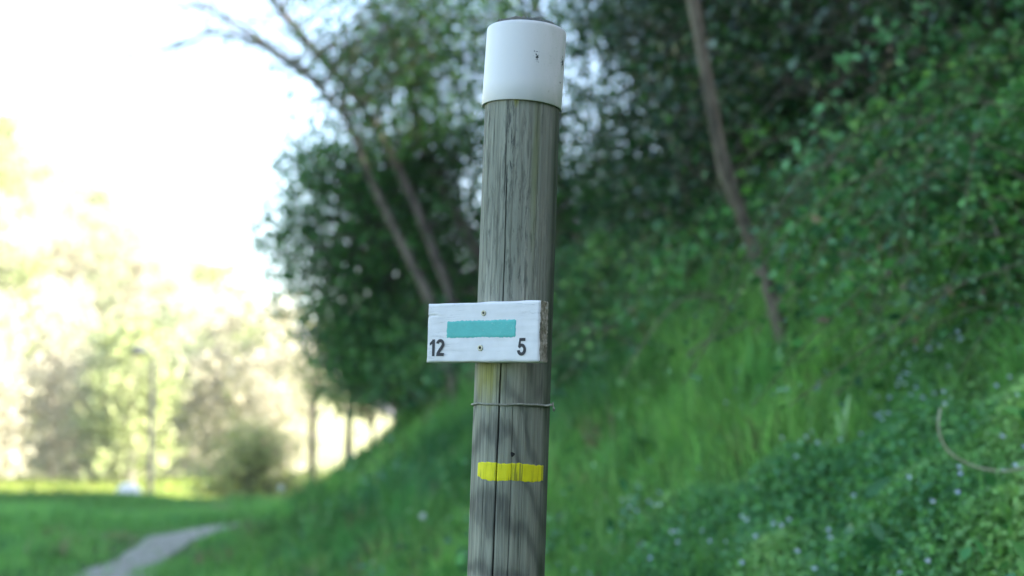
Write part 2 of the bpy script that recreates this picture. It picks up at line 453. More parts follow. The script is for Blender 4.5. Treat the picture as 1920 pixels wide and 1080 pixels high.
ANG = np.radians(np.concatenate([np.arange(-100, 100, 0.5), np.arange(100, 260, 4.0)]))
def cracks(phi, h):
    """depth of the drying checks (m) and dirt inside them"""
    d = np.zeros_like(phi)
    def one(c0, h0, h1, wid, dep, wob, sd):
        nonlocal d
        c = np.radians(c0 + wob * np.sin(h * 5.3 + sd) + 0.35 * wob * np.sin(h * 23 + sd * 2))
        fade = sstep(h0, h0 + 0.06, h) * (1 - sstep(h1 - 0.06, h1, h))
        ww = np.radians(wid) * (0.4 + 0.6 * fade)
        d = np.maximum(d, dep * fade * np.clip(1 - (np.abs(phi - c) / ww), 0, 1) ** 0.7)
    one(-19.5, 0.2, hrow(640), 1.25, 0.012, 0.9, 0.5)
    one(-19.0, hrow(640), hrow(300), 0.8, 0.004, 1.2, 1.5)
    one(2, 0.3, hrow(700), 0.55, 0.0022, 0.8, 2.1)
    one(17, hrow(1100), hrow(930), 0.6, 0.0020, 0.8, 3.0)
    one(-38, hrow(1100), hrow(850), 0.6, 0.0018, 0.8, 4.0)
    one(12, hrow(880), hrow(760), 0.5, 0.0015, 0.8, 4.0)
    one(-50, hrow(980), hrow(880), 0.5, 0.0013, 0.8, 5.0)
    one(-31, hrow(560), hrow(380), 0.6, 0.002, 1.0, 2.0)
    one(-44, hrow(330), hrow(200), 0.7, 0.003, 1.0, 1.0)
    one(-24, hrow(420), hrow(230), 0.5, 0.002, 1.4, 5.6)
    one(26, hrow(560), hrow(250), 0.5, 0.0015, 1.0, 0.2)
    return d
def post_radius(phi, h):
    r = PR + 0.0007 * np.sin(2 * phi + 1.0 + h) + 0.0006 * np.sin(3 * phi + 3 * h) + 0.0004 * np.sin(9 * phi + h * 2) + 0.0002 * np.sin(31 * phi + 4 * np.sin(3 * h))
    return r
def build_shaft():
    hh = np.concatenate([np.arange(-0.45, 1.0, 0.05), np.arange(1.0, H_TOP - 0.0175, 0.004)])
    PH, HH = np.meshgrid(ANG, hh)
    dc = cracks(PH, HH)
    RR = post_radius(PH, HH) - dc
    V = np.stack([RR * np.sin(PH), -RR * np.cos(PH), HH], -1).reshape(-1, 3)
    C = np.clip(1 - dc / 0.003, 0.22, 1).reshape(-1, 1) * np.ones(3)
    n = len(ANG)
    # rounded, splintered head
    top, tc = [], []
    for k, (f, dz) in enumerate([(0.97, 0.004), (0.90, 0.010), (0.78, 0.0155), (0.58, 0.019), (0.32, 0.0205), (0.05, 0.021)]):
        r = post_radius(ANG, hh[-1]) * f
        j = 0.0016 * np.sin(ANG * 37 + k * 2) + 0.0012 * np.sin(ANG * 83 + k * 5) + rng.normal(size=n) * 0.0007
        top.append(np.stack([r * np.sin(ANG), -r * np.cos(ANG), np.full(n, hh[-1] + dz) + j], -1))
        tc.append(np.full((n, 3), 0.75))
    V = np.vstack([V] + top); C = np.vstack([C] + tc)
    nr = len(hh) + len(top)
    i = np.arange(nr - 1)[:, None] * n; j = np.arange(n)[None]; k = (j + 1) % n
    F = np.stack([i + j, i + k, i + n + k, i + n + j], -1).reshape(-1, 4)
    cap = np.array([[(nr - 1) * n + a for a in range(n)]])
    o = link('shaft', mesh_np('shaft', V, [F, cap], C, smooth=True), M['wood'], post)
    tag(o, 'grey weathered round timber shaft with a long vertical crack')
build_shaft()

def sleeve_material():
    m, nt, out = new_mat('white_painted_metal')
    L = nt.links.new
    v = coords(nt)
    sx = N(nt, 'SeparateXYZ'); L(v, sx.inputs[0])
    n1 = noise(nt, coords(nt, (1, 1, .35)), 40, 5); n2 = noise(nt, v, 330, 3)
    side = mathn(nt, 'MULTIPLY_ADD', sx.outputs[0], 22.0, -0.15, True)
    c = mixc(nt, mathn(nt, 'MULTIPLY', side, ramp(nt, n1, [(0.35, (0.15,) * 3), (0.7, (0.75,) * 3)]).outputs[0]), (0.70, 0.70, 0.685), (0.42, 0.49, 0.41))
    speck = ramp(nt, n2, [(0.63, (0, 0, 0)), (0.67, (1, 1, 1))])
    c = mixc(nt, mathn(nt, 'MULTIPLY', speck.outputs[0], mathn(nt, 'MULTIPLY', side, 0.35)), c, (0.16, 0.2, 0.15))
    def scuff(px, py, rad, thr):
        nonlocal c
        h = hrow(py); axx = proj(MP @ Vector((0, 0, h)))[0]
        xx = (px - axx) / FPX * 1.90
        d = N(nt, 'VectorMath', operation='SUBTRACT'); L(v, d.inputs[0]); d.inputs[1].default_value = (xx, -math.sqrt(max(0, 0.0572 ** 2 - xx * xx)), h)
        s = N(nt, 'VectorMath', operation='DIVIDE'); L(d.outputs[0], s.inputs[0]); s.inputs[1].default_value = rad
        ln = N(nt, 'VectorMath', operation='LENGTH'); L(s.outputs[0], ln.inputs[0])
        near = mathn(nt, 'SUBTRACT', 1.0, ln.outputs['Value'], clamp=True)
        f = mathn(nt, 'GREATER_THAN', mathn(nt, 'ADD', noise(nt, v, 420, 3, 0.6), mathn(nt, 'MULTIPLY', near, 0.28)), thr)
        f = mathn(nt, 'MULTIPLY', f, mathn(nt, 'GREATER_THAN', near, 0.02))
        c = mixc(nt, f, c, (0.02, 0.035, 0.03))
    scuff(1005, 125, (0.0065, 0.02, 0.012), 0.70)
    scuff(1054, 123, (0.004, 0.012, 0.014), 0.68)
    scuff(1050, 160, (0.003, 0.01, 0.004), 0.70)
    scuff(939, 57, (0.0016, 0.01, 0.0012), 0.72)
    p = N(nt, 'BsdfPrincipled'); p.inputs['Roughness'].default_value = 0.42; p.inputs['Specular IOR Level'].default_value = 0.4
    L(c, p.inputs['Base Color'])
    b = N(nt, 'Bump'); b.inputs['Strength'].default_value = 0.25; b.inputs['Distance'].default_value = 0.0006
    L(n1, b.inputs['Height']); L(b.outputs[0], p.inputs['Normal']); L(p.outputs[0], out.inputs[0])
    return m
M['sleeve'] = sleeve_material()
def build_sleeve():
    ro, ri = 0.0570, 0.0553
    prof = [(ri, H_SL0), (ro - .0004, H_SL0), (ro, H_SL0 + .0005), (ro, H_SL0 + .03), (ro, (H_SL0 + H_SL1) / 2), (ro, H_SL1 - .006), (ro - .0001, H_SL1 - .0016),
            (ro - .0005, H_SL1 - .0005), (ro - .0012, H_SL1), (ri, H_SL1 - .0002)]
    n = 160; a = np.arange(n) / n * 2 * np.pi
    V = np.vstack([np.stack([(r + 0.0005 * np.sin(2 * a + .6)) * np.sin(a), -(r + 0.0005 * np.sin(2 * a + .6)) * np.cos(a), np.full(n, h)], -1) for r, h in prof])
    m_ = len(prof)
    i = np.arange(m_)[:, None] * n; i2 = ((np.arange(m_) + 1) % m_)[:, None] * n
    j = np.arange(n)[None]; k = (j + 1) % n
    F = np.stack([i + j, i + k, i2 + k, i2 + j], -1).reshape(-1, 4)
    hm = (H_SL0 + H_SL1) / 2; ca, sa = math.cos(R(1.7)), math.sin(R(1.7)); dz = V[:, 2] - hm
    V = np.stack([V[:, 0] * ca + dz * sa, V[:, 1], hm + dz * ca - V[:, 0] * sa], -1)
    tag(link('sleeve', mesh_np('sleeve', V, F, smooth=True), M['sleeve'], post), 'smooth white sleeve round the top of the post, two black scuffs')
build_sleeve()

# twisted wire round the post
M['wire'] = simple_mat('dull_twisted_wire', [(0.3, (0.20, 0.20, 0.16)), (0.7, (0.42, 0.42, 0.34))], (200, 200, 200), 1, 0.55, 0.2, 0.0005, metal=0.3)
def build_wire():
    b = Builder(); hw = hrow(758)
    t = np.linspace(0, 2 * np.pi, 420)
    for k in (0, np.pi):
        tw = t * 48 + k
        r = PR + 0.0016 + 0.0008 * np.cos(tw)
        h = hw + 0.0013 * np.sin(t) - 0.0005 + 0.0008 * np.sin(tw) + 0.0005 * np.sin(t * 5) + 0.0003 * np.sin(t * 11)
        b.tube(np.stack([r * np.sin(t), -r * np.cos(t), h], -1), 0.0009, 6, cap=False)
    a0 = R(86); r = PR + 0.003
    q = np.linspace(0, 1, 14)
    b.tube(np.stack([(r + 0.003 * q) * np.sin(a0), -(r + .003 * q) * np.cos(a0) - 0.006 * q, hw + 0.002 - 0.010 * q + 0.004 * np.sin(q * 9)], -1), 0.001, 6)
    tag(link('binding_wire', b.mesh('binding_wire', True, False), M['wire'], post), 'thin twisted wire tied round the post below the sign')
build_wire()

def paint_mat(name, col, dark, cracky=True, lo=0.0):
    m, nt, out = new_mat(name); L = nt.links.new
    n = noise(nt, coords(nt, (260, 260, 10) if cracky else (220, 220, 220)), 1.0, 4, 0.6)
    n2 = noise(nt, coords(nt, (60, 60, 60)), 1.0, 4)
    c = ramp(nt, n2, [(0.3, tuple(x * .86 for x in col)), (0.7, col)])
    f = ramp(nt, n, [(0.39, (0.85, 0.85, 0.85)), (0.45, (0, 0, 0))] if cracky else [(0.66, (0, 0, 0)), (0.74, (0.7,) * 3)])
    cc = mixc(nt, f.outputs[0], c.outputs[0], dark)
    p = N(nt, 'BsdfPrincipled'); p.inputs['Roughness'].default_value = 0.6; p.inputs['Specular IOR Level'].default_value = 0.3
    L(cc, p.inputs['Base Color'])
    b = N(nt, 'Bump'); b.inputs['Strength'].default_value = 0.5; b.inputs['Distance'].default_value = 0.0008
    L(n, b.inputs['Height']); L(b.outputs[0], p.inputs['Normal']); L(p.outputs[0], out.inputs[0])
    return m
M['yellow'] = paint_mat('yellow_paint', (0.76, 0.70, 0.012), (0.25, 0.24, 0.03))
def build_yellow():
    h1, h0 = hrow(866), hrow(899)
    ph = np.radians(np.arange(-52, 60.1, 0.5)); nz = 18
    top = h1 + 0.0006 * np.sin(ph * 9) + 0.0004 * np.sin(ph * 31) - 0.0022 * sstep(0.55, 0.75, ph) - 0.0015 * (1 - sstep(-0.9, -0.86, ph)) + rng.normal(size=len(ph)) * 0.00025
    bot = h0 + 0.0012 * sstep(-.5, -.9, -ph * -1) + 0.0008 * np.sin(ph * 6 + 1) + 0.0004 * np.sin(ph * 27) + rng.normal(size=len(ph)) * 0.0003 + 0.002 * (1 - sstep(-0.9, -0.7, ph))
    V = []
    for k in range(nz):
        h = bot + (top - bot) * k / (nz - 1)
        e = 0.0 if 0 < k < nz - 1 else -0.0004
        r = post_radius(ph, h) - np.minimum(cracks(ph, h), 0.01) + 0.00035 + e
        V.append(np.stack([r * np.sin(ph + 0.004 * math.sin(k * 2.1) * (np.abs(ph) > .85)), -r * np.cos(ph), h], -1))
    n = len(ph); i = (np.arange(nz - 1)[:, None] * n + np.arange(n - 1)[None]).ravel()
    F = np.stack([i, i + 1, i + n + 1, i + n], 1)
    jj = np.repeat((cracks(ph[None, :-1] + 0.004, np.full((nz - 1, n - 1), (h0 + h1) / 2)) < 0.0028).ravel()[:, None], 4, 1)
    F = F[jj[:, 0]]
    tag(link('yellow_stripe', mesh_np('yellow_stripe', np.vstack(V), F, smooth=True), M['yellow'], post), 'short bright yellow paint stripe across the lower post')
build_yellow()
M['dark'] = simple_mat('dark_hole', [(0.3, (0.015, 0.015, 0.014)), (0.7, (0.03, 0.028, 0.025))], (1, 1, 1), 50, 0.9, 0)
def small_knot(px, py, rx, rz, name, lab):
    h = hrow(py); axx = proj(MP @ Vector((0, 0, h)))[0]; xx = (px - axx) / FPX * 1.84
    a0 = math.asin(xx / PR); t = np.linspace(0, 2 * np.pi, 15)[:-1]
    v = [((PR + .0012) * math.sin(a0), -(PR + .0012) * math.cos(a0), h)]
    for q in t:
        jr = 1 + 0.2 * math.sin(q * 3 + 1)
        aa = a0 + rx * jr * math.cos(q) / PR
        v.append(((PR + .0003) * math.sin(aa), -(PR + .0003) * math.cos(aa), h + rz * jr * math.sin(q)))
    f = [(0, 1 + i, 1 + (i + 1) % 14) for i in range(14)]
    tag(link(name, mesh_np(name, np.array(v), np.array(f)), M['dark'], post), lab)
small_knot(961, 850, 0.0028, 0.0032, 'nail_hole', 'small dark hole just above the yellow stripe')
small_knot(922, 206, 0.0035, 0.002, 'splinter_gap', 'dark split in the wood under the sleeve')

# ================================================================== THE SIGN
BW, BH, BT, YAW = 0.182, 0.0815, 0.0235, R(32)
hb = hrow(684)
MS = MP @ Matrix.Translation((-(PR - 0.002) * math.sin(YAW), -(PR - 0.002) * math.cos(YAW), hb)) @ Matrix.Rotation(-YAW, 4, 'Z') @ Matrix.Rotation(R(-0.8), 4, 'Y') @ Matrix.Translation((-0.005, 0, 0))
sign = empty('trail_sign', MS.to_translation(), 'small white wooden board with turquoise bar and numbers 12 and 5', 'sign')
sign.rotation_mode = 'QUATERNION'; sign.rotation_quaternion = MS.to_quaternion()

def board_white():
    m, nt, out = new_mat('white_painted_board'); L = nt.links.new
    v = coords(nt)
    n1 = noise(nt, coords(nt, (7, 60, 90)), 1.0, 5, 0.6, 0.5); n2 = noise(nt, coords(nt, (40, 40, 40)), 1.0, 4)
    c = ramp(nt, n2, [(0.3, (0.66, 0.66, 0.66)), (0.7, (0.74, 0.74, 0.74))]).outputs[0]
    ln = ramp(nt, n1, [(0.485, (0, 0, 0)), (0.497, (1, 1, 1)), (0.503, (1, 1, 1)), (0.515, (0, 0, 0))]).outputs[0]
    m2 = ramp(nt, noise(nt, coords(nt, (14, 14, 24), (3, 3, 3)), 1.0, 2), [(0.5, (0, 0, 0)), (0.65, (1, 1, 1))]).outputs[0]
    lf = mathn(nt, 'MULTIPLY', ln, m2)
    c = mixc(nt, mathn(nt, 'MULTIPLY', lf, 0.35), c, (0.35, 0.36, 0.36))
    ch = ramp(nt, noise(nt, v, 420, 3), [(0.70, (0, 0, 0)), (0.73, (1, 1, 1))]).outputs[0]
    c = mixc(nt, mathn(nt, 'MULTIPLY', ch, 0.5), c, (0.45, 0.44, 0.40))
    # bare worn wood showing along the edges
    at_ = N(nt, 'Attribute', attribute_name='Col')
    wear = mathn(nt, 'GREATER_THAN', mathn(nt, 'ADD', N_sep(nt, at_.outputs['Color']), mathn(nt, 'MULTIPLY_ADD', noise(nt, v, 260, 4), 0.9, -0.45)), 0.72)
    c = mixc(nt, wear, c, (0.17, 0.16, 0.11))
    p = N(nt, 'BsdfPrincipled'); p.inputs['Roughness'].default_value = 0.55; p.inputs['Specular IOR Level'].default_value = 0.35
    L(c, p.inputs['Base Color'])
    b = N(nt, 'Bump'); b.inputs['Strength'].default_value = 0.45; b.inputs['Distance'].default_value = 0.0008
    L(mathn(nt, 'ADD', n1, mathn(nt, 'MULTIPLY', lf, -0.6)), b.inputs['Height']); L(b.outputs[0], p.inputs['Normal']); L(p.outputs[0], out.inputs[0])
    return m
def N_sep(nt, c):
    s = N(nt, 'SeparateColor'); nt.links.new(c, s.inputs[0]); return s.outputs[0]
M['board'] = board_white()
M['endgrain'] = simple_mat('bare_end_grain', [(0.3, (0.10, 0.095, 0.065)), (0.5, (0.27, 0.25, 0.18)), (0.68, (0.48, 0.46, 0.39))], (60, 260, 120), 1.0, 0.9, 0.9, 0.002)
def build_board():
    nx, nz = 122, 56
    x = np.linspace(-BW / 2, BW / 2, nx); z = np.linspace(0, BH, nz)
    X, Z = np.meshgrid(x, z)
    ex = np.minimum(X + BW / 2, BW / 2 - X); ez = np.minimum(Z, BH - Z)
    e = np.minimum(ex, ez)
    rnd = 0.0022 * np.clip(1 - e / 0.0022, 0, 1) ** 2
    y = -BT + rnd + 0.00018 * wav(X, Z, 0, 140, off=3) + 0.00012 * wav(X * .3, Z, 0, 420, off=9)
    crk = np.clip(1 - np.abs(Z - (BH * 0.795 - 0.03 * (X + BW / 2) * 0.5 + 0.0004 * np.sin(X * 300))) / 0.0011, 0, 1) * (1 - sstep(-BW / 2 + 0.004, -BW / 2 + 0.03, X))
    y = y + 0.004 * crk
    # ragged outline
    jx = 0.0005 * wav(Z * 0 + 1, Z, 0, 160, off=5) * (ex < 1e-6) * np.sign(X); jz = 0.0004 * wav(X, X * 0 + 2, 0, 150, off=11) * (ez < 1e-6) * np.sign(Z - BH / 2)
    Vf = np.stack([X + jx, y, Z + jz], -1).reshape(-1, 3)
    wear = np.maximum(np.clip(1 - e / 0.0015, 0, 1) * 0.55 + 0.18 * (X > BW / 2 - 0.004) * (e < 0.003), crk)
    i = (np.arange(nz - 1)[:, None] * nx + np.arange(nx - 1)[None]).ravel()
    F = [np.stack([i, i + 1, i + nx + 1, i + nx], 1)]
    # sides: march the rim back in steps
    rim = np.concatenate([np.arange(nx), np.arange(1, nz) * nx + nx - 1, (nz - 1) * nx + np.arange(nx - 2, -1, -1), np.arange(nz - 2, 0, -1) * nx])
    nr = len(rim); base = Vf[rim]; V = [Vf]; C = [wear.reshape(-1)]; midx = [np.zeros(len(F[0]))]
    prev = rim; off = len(Vf)
    cor = [0, nx - 1, nx - 1 + nz - 1, 2 * (nx - 1) + nz - 1]
    for s in range(1, 9):
        p = base.copy(); f = s / 8
        p[:, 1] = base[:, 1] * (1 - f)
        p[:, 0] += np.where(np.abs(base[:, 0]) > BW / 2 - 1e-3, rng.normal(size=nr) * 0.0005, 0)
        if s == 8: p *= np.array([0.985, 1, 0.98]); p[:, 2] += BH * 0.01
        V.append(p); C.append(np.full(nr, 0.30))
        cur = off + np.arange(nr)
        q = np.stack([prev, cur, np.roll(cur, -1), np.roll(prev, -1)], 1)
        F.append(q)
        xm = (Vf[rim][:, 0] + np.roll(Vf[rim][:, 0], -1)) / 2
        zr = np.arange(nr)
        end = ((zr >= cor[1]) & (zr < cor[2])) | (zr >= cor[3])
        midx.append(end.astype(int))
        prev = cur; off += nr
    F.append(None); F = F[:-1]
    back = prev[::-1][None]
    midx.append(np.zeros(1)); F.append(back)
    C = np.concatenate(C)[:, None] * np.ones(3)
    o = link('panel', mesh_np('panel', np.vstack(V), F, C, smooth=False, midx=np.concatenate(midx)), [M['board'], M['endgrain']], sign)
    tag(o, 'white painted wooden board, bare rough end grain on its right end')
build_board()

M['teal'] = paint_mat('turquoise_paint', (0.11, 0.49, 0.45), (0.42, 0.60, 0.57), False)
M['ink'] = simple_mat('black_ink', [(0.3, (0.018, 0.02, 0.026)), (0.7, (0.03, 0.033, 0.04))], (1, 1, 1), 300, 0.5, 0)
def build_bar():
    x0, x1, z0, z1 = -0.0580, 0.0545, 0.0330, 0.0568
    nx, nz = 90, 14
    x = np.linspace(x0, x1, nx)
    V = []
    for k in range(nz):
        t = k / (nz - 1)
        tz = np.full(nx, z0 + (z1 - z0) * t) + ((0.0003 * np.sin(x * 900) + rng.normal(size=nx) * 0.0004) if k in (0, nz - 1) else 0)
        xx = x.copy()
        xx[0] += rng.normal() * 0.0005 + 0.0012 * (t > .9); xx[-1] += rng.normal() * 0.0004
        yy = np.full(nx, -BT - 0.0007 + (0.0008 if k in (0, nz - 1) else 0)); yy[0] += .0008; yy[-1] += .0008
        V.append(np.stack([xx, yy, tz], -1))
    i = (np.arange(nz - 1)[:, None] * nx + np.arange(nx - 1)[None]).ravel()
    o = link('turquoise_bar', mesh_np('turquoise_bar', np.vstack(V), np.stack([i, i + 1, i + nx + 1, i + nx], 1)), M['teal'], sign)
    tag(o, 'painted turquoise bar across the middle of the board')
build_bar()

def stroke(pts, w0):
    """flat ribbon of width w0 along 2D points, mitred"""
    P = np.array(pts, float); T = np.gradient(P, axis=0) if len(P) > 2 else np.repeat((P[1] - P[0])[None], 2, 0)
    T /= np.linalg.norm(T, axis=1)[:, None]
    Nn = np.stack([-T[:, 1], T[:, 0]], 1)
    ww = np.broadcast_to(np.asarray(w0, float), (len(P),))[:, None]
    return np.concatenate([P + Nn * ww / 2, P - Nn * ww / 2]), len(P)
def glyph(ch):
    polys = []
    def quad(*p): polys.append(np.array(p, float))
    def strip(pts, w):
        V, n = stroke(pts, w)
        for i in range(n - 1):
            polys.append(np.array([V[i], V[n + i], V[n + i + 1], V[i + 1]]))
    def arc(cx, cy, rx, ry, a0, a1, n=22):
        t = np.radians(np.linspace(a0, a1, n)); return [(cx + rx * math.cos(a), cy + ry * math.sin(a)) for a in t]
    if ch == '1':
        quad((0.235, 0), (0.405, 0), (0.405, 1), (0.265, 1)) if False else quad((0.215, 0), (0.41, 0), (0.41, 1), (0.215, 1))
        quad((0.225, 0.74), (0.225, 0.86), (0.262, 1.0), (0.262, 0.80))
        polys[-1] = np.array([(0.04, 0.63), (0.226, 0.735), (0.27, 1.0), (0.04, 0.785)])
    if ch == '2':
        pts = arc(0.30, 0.715, 0.205, 0.20, 172, -32) + [(0.40, 0.50), (0.26, 0.32), (0.165, 0.19), (0.125, 0.10)]
        strip(pts, 0.195)
        quad((0.03, 0), (0.575, 0), (0.585, 0.185), (0.05, 0.185))
    if ch == '5':
        quad((0.14, 0.82), (0.54, 0.82), (0.54, 1.0), (0.14, 1.0))
        quad((0.055, 0.46), (0.20, 0.485), (0.27, 1.0), (0.14, 1.0))
        strip([(0.10, 0.47), (0.17, 0.53)] + arc(0.295, 0.335, 0.21, 0.255, 118, -172, 30), 0.19)
    return polys
def numeral(chars, x0, z0, h, name, lab):
    b = Builder(); adv = 0.0; yy = -BT - 0.0006
    for ch in chars:
        for k, p in enumerate(glyph(ch)):
            v = np.stack([x0 + (p[:, 0] + adv) * h, np.full(len(p), yy - k * 6e-6), z0 + p[:, 1] * h], -1)
            b.add(v, None, [(0, 1, 2, 3)])
        adv += 0.50
    o = link(name, b.mesh(name, False, False), M['ink'], sign)
    tag(o, lab)
numeral('1', -0.0862, 0.0085, 0.0232, 'numeral', 'black digit 1')
numeral('2', -0.0862 + 0.50 * 0.0232, 0.0085, 0.0232, 'numeral', 'black digit 2')
numeral('5', 0.0575, 0.0085, 0.0232, 'numeral', 'black digit 5')
M['screw'] = simple_mat('dull_screw_metal', [(0.3, (0.38, 0.36, 0.24)), (0.7, (0.6, 0.58, 0.45))], (1, 1, 1), 900, 0.45, 0.2, 0.0003, metal=0.5)
def screw(x, z, r, lab):
    n = 28; a = np.arange(n) / n * 2 * np.pi
    prof = [(r, -BT + 0.0002), (r, -BT - 0.0006), (r * .9, -BT - 0.0012), (r * .62, -BT - 0.0013), (r * .5, -BT - 0.0010), (r * .42, -BT - 0.0008)]
    V = np.vstack([np.stack([x + q * np.cos(a), np.full(n, y), z + q * np.sin(a)], -1) for q, y in prof])
    i = np.arange(len(prof) - 1)[:, None] * n; j = np.arange(n)[None]; k = (j + 1) % n
    F = np.stack([i + j, i + n + j, i + n + k, i + k], -1).reshape(-1, 4)
    s = link('screw', mesh_np('screw', V, F, smooth=False), M['screw'], sign); tag(s, lab)
    m_ = 12; t = np.arange(m_) / m_ * 2 * np.pi; rr = np.where(np.arange(m_) % 2 == 0, r * .50, r * .30)
    v = np.vstack([[(x, -BT - 0.0007, z)], np.stack([x + rr * np.cos(t), np.full(m_, -BT - 0.00125), z + rr * np.sin(t)], -1)])
    link('screw_recess', mesh_np('screw_recess', v, np.array([(0, 1 + (q + 1) % m_, 1 + q) for q in range(m_)])), M['dark'], s)
screw(0.0025, BH * 0.815, 0.0039, 'screw near the top edge of the board')
screw(-0.0015, BH * 0.235, 0.0043, 'screw below the turquoise bar')

# ================================================================== GRASS, HERBS, THICKET
def sample_view(n, d0, d1, umax=1350, power=1.0, g=rng):
    """points spread over the ground ahead, denser where nearer"""
    t = g.random(n)
    d = d0 * (d1 / d0) ** (t ** power)
    u = (g.random(n) * 2 - 1) * umax / FPX
    return u * d, d
def blades(x, y, h, wd, col, g=rng, lean=0.35, zoff=-0.02):
    n = len(x); z = ground(x, y) + zoff
    a = g.random(n) * 2 * np.pi
    dx, dy = np.cos(a), np.sin(a)
    lx = dx * lean * h * g.random(n) * 1.3; ly = dy * lean * h * g.random(n) * 1.3
    b2 = g.random(n) * 2 * np.pi
    px_, py_ = np.cos(b2) * wd / 2, np.sin(b2) * wd / 2
    B = np.stack([x, y, z], -1)
    Mi = B + np.stack([lx * .32, ly * .32, h * .58], -1)
    Tp = B + np.stack([lx, ly, h * (0.98 - 0.25 * np.hypot(lx, ly) / np.maximum(h, .01))], -1)
    S = np.stack([px_, py_, np.zeros(n)], -1)
    V = np.stack([B - S, B + S, Mi - S * .8, Mi + S * .8, Tp], 1).reshape(-1, 3)
    i = np.arange(n)[:, None] * 5
    f3 = i + [[2, 3, 4]]; f4 = i + [[0, 1, 3, 2]]
    return V, f3, f4, np.repeat(col, 5, 0)

GR = [(0.045, 0.19, 0.03), (0.06, 0.23, 0.036), (0.085, 0.25, 0.045), (0.035, 0.16, 0.04)]
# bank grass: a short sward with tall ragged tufts in it
def bank_keep(x, y, lo=-0.25, hi=2.65):
    s = x - toe(y); patch = wav(x, y, 0, 1.6, off=2)
    herb = sstep(0.02, 0.12, x / y - 0.02 + 0.03 * patch) * (1 - sstep(4.6, 6.2, y))
    return (s > lo) & (s < hi + 0.25 * patch) & (rng.random(len(x)) > 0.93 * herb) & (np.abs(x - path_c(y)) > 0.33), s, patch
def grass_col(x, y):
    n = len(x)
    t = sstep(-0.9, 0.9, wav(x, y, 0, 1.5, off=5) + 0.5 * wav(x, y, 0, 5.0, off=14))[:, None]
    c = pal(n, [(0.16, 0.37, 0.07), (0.21, 0.42, 0.10), (0.13, 0.33, 0.08)]) * t + pal(n, [(0.06, 0.20, 0.045), (0.075, 0.23, 0.055), (0.05, 0.17, 0.06)]) * (1 - t)
    dry = rng.random(n) < 0.05
    c[dry] = pal(dry.sum(), [(0.36, 0.32, 0.18), (0.26, 0.26, 0.12), (0.2, 0.15, 0.09)])
    return c
x, y = sample_view(120000, 2.7, 19, 1350, 1.0)
keep, s, patch = bank_keep(x, y)
keep &= rng.random(len(x)) < 0.75 + 0.4 * patch
x, y, s = x[keep], y[keep], s[keep]
h = (0.12 + 0.14 * rng.random(len(x))) * (0.6 + 0.4 * sstep(0.0, 0.8, s))
G = [blades(x, y, np.maximum(h, .08), (0.006 + 0.005 * rng.random(len(x))) * (0.7 + 0.075 * y), grass_col(x, y), lean=0.5)]
tx, ty = sample_view(4200, 2.8, 18, 1350, 1.0)
keep, s, patch = bank_keep(tx, ty, -0.1, 2.8)
tx, ty, s = tx[keep], ty[keep], s[keep]
nb = rng.integers(14, 60, len(tx)); ti = np.repeat(np.arange(len(tx)), nb); n = len(ti)
hh = (0.22 + 0.36 * rng.random(len(tx)) ** 1.4) * (0.65 + 0.5 * sstep(1.4, 2.6, s) + 0.1 * sstep(0, .8, s))
off = rng.normal(size=(n, 2)) * 0.045 * (0.7 + 0.06 * ty[ti])[:, None]
x, y = tx[ti] + off[:, 0], ty[ti] + off[:, 1]
tc = grass_col(tx, ty) * (0.55 + 0.85 * rng.random((len(tx), 1)))
G.append(blades(x, y, hh[ti] * (0.5 + 0.6 * rng.random(n)), (0.005 + 0.005 * rng.random(n)) * (0.7 + 0.07 * y), tc[ti] * (0.8 + 0.4 * rng.random((n, 1))), lean=0.75))
nv = 0; V_, F3, F4, C_ = [], [], [], []
for v, f3, f4, cc in G:
    V_.append(v); F3.append(f3 + nv); F4.append(f4 + nv); C_.append(cc); nv += len(v)
tag(link('grass_bank', mesh_np('grass_bank', np.vstack(V_), [np.vstack(F3), np.vstack(F4)], np.vstack(C_)), M['grass']), 'tall ragged green grass covering the bank behind the post', 'grass', kind='stuff')
# broad weeds scattered through the grass
wx, wy = sample_view(1500, 2.8, 14, 1350, 1.0)
s = wx - toe(wy); keep = (s > 0.1) & (s < 2.9) & (rng.random(len(wx)) < 0.35 + 0.5 * wav(wx, wy, 0, 1.2, off=20))
wx, wy = wx[keep], wy[keep]
nb = rng.integers(8, 40, len(wx)); ti = np.repeat(np.arange(len(wx)), nb); n = len(ti)
sz_ = 0.035 + 0.05 * rng.random(len(wx)); rr = 0.06 + 0.10 * rng.random(len(wx))
o_ = rng.normal(size=(n, 3)) * rr[ti][:, None]
x, y = wx[ti] + o_[:, 0], wy[ti] + o_[:, 1]
wc = pal(len(wx), [(0.05, 0.19, 0.05), (0.09, 0.26, 0.06), (0.15, 0.32, 0.09), (0.04, 0.15, 0.05), (0.11, 0.24, 0.13)])
v, f, cc = leaves(np.stack([x, y, ground(x, y) + 0.10 + np.abs(o_[:, 2]) * 1.2], -1), sz_[ti] * (0.6 + 0.7 * rng.random(n)), sz_[ti] * 0.5, wc[ti] * (0.8 + 0.4 * rng.random((n, 1))), 0.5, six=True)
tag(link('bank_weeds', mesh_np('bank_weeds', v, f, cc), M['leaf']), 'leafy weeds scattered through the grass of the bank', 'weeds', kind='stuff')
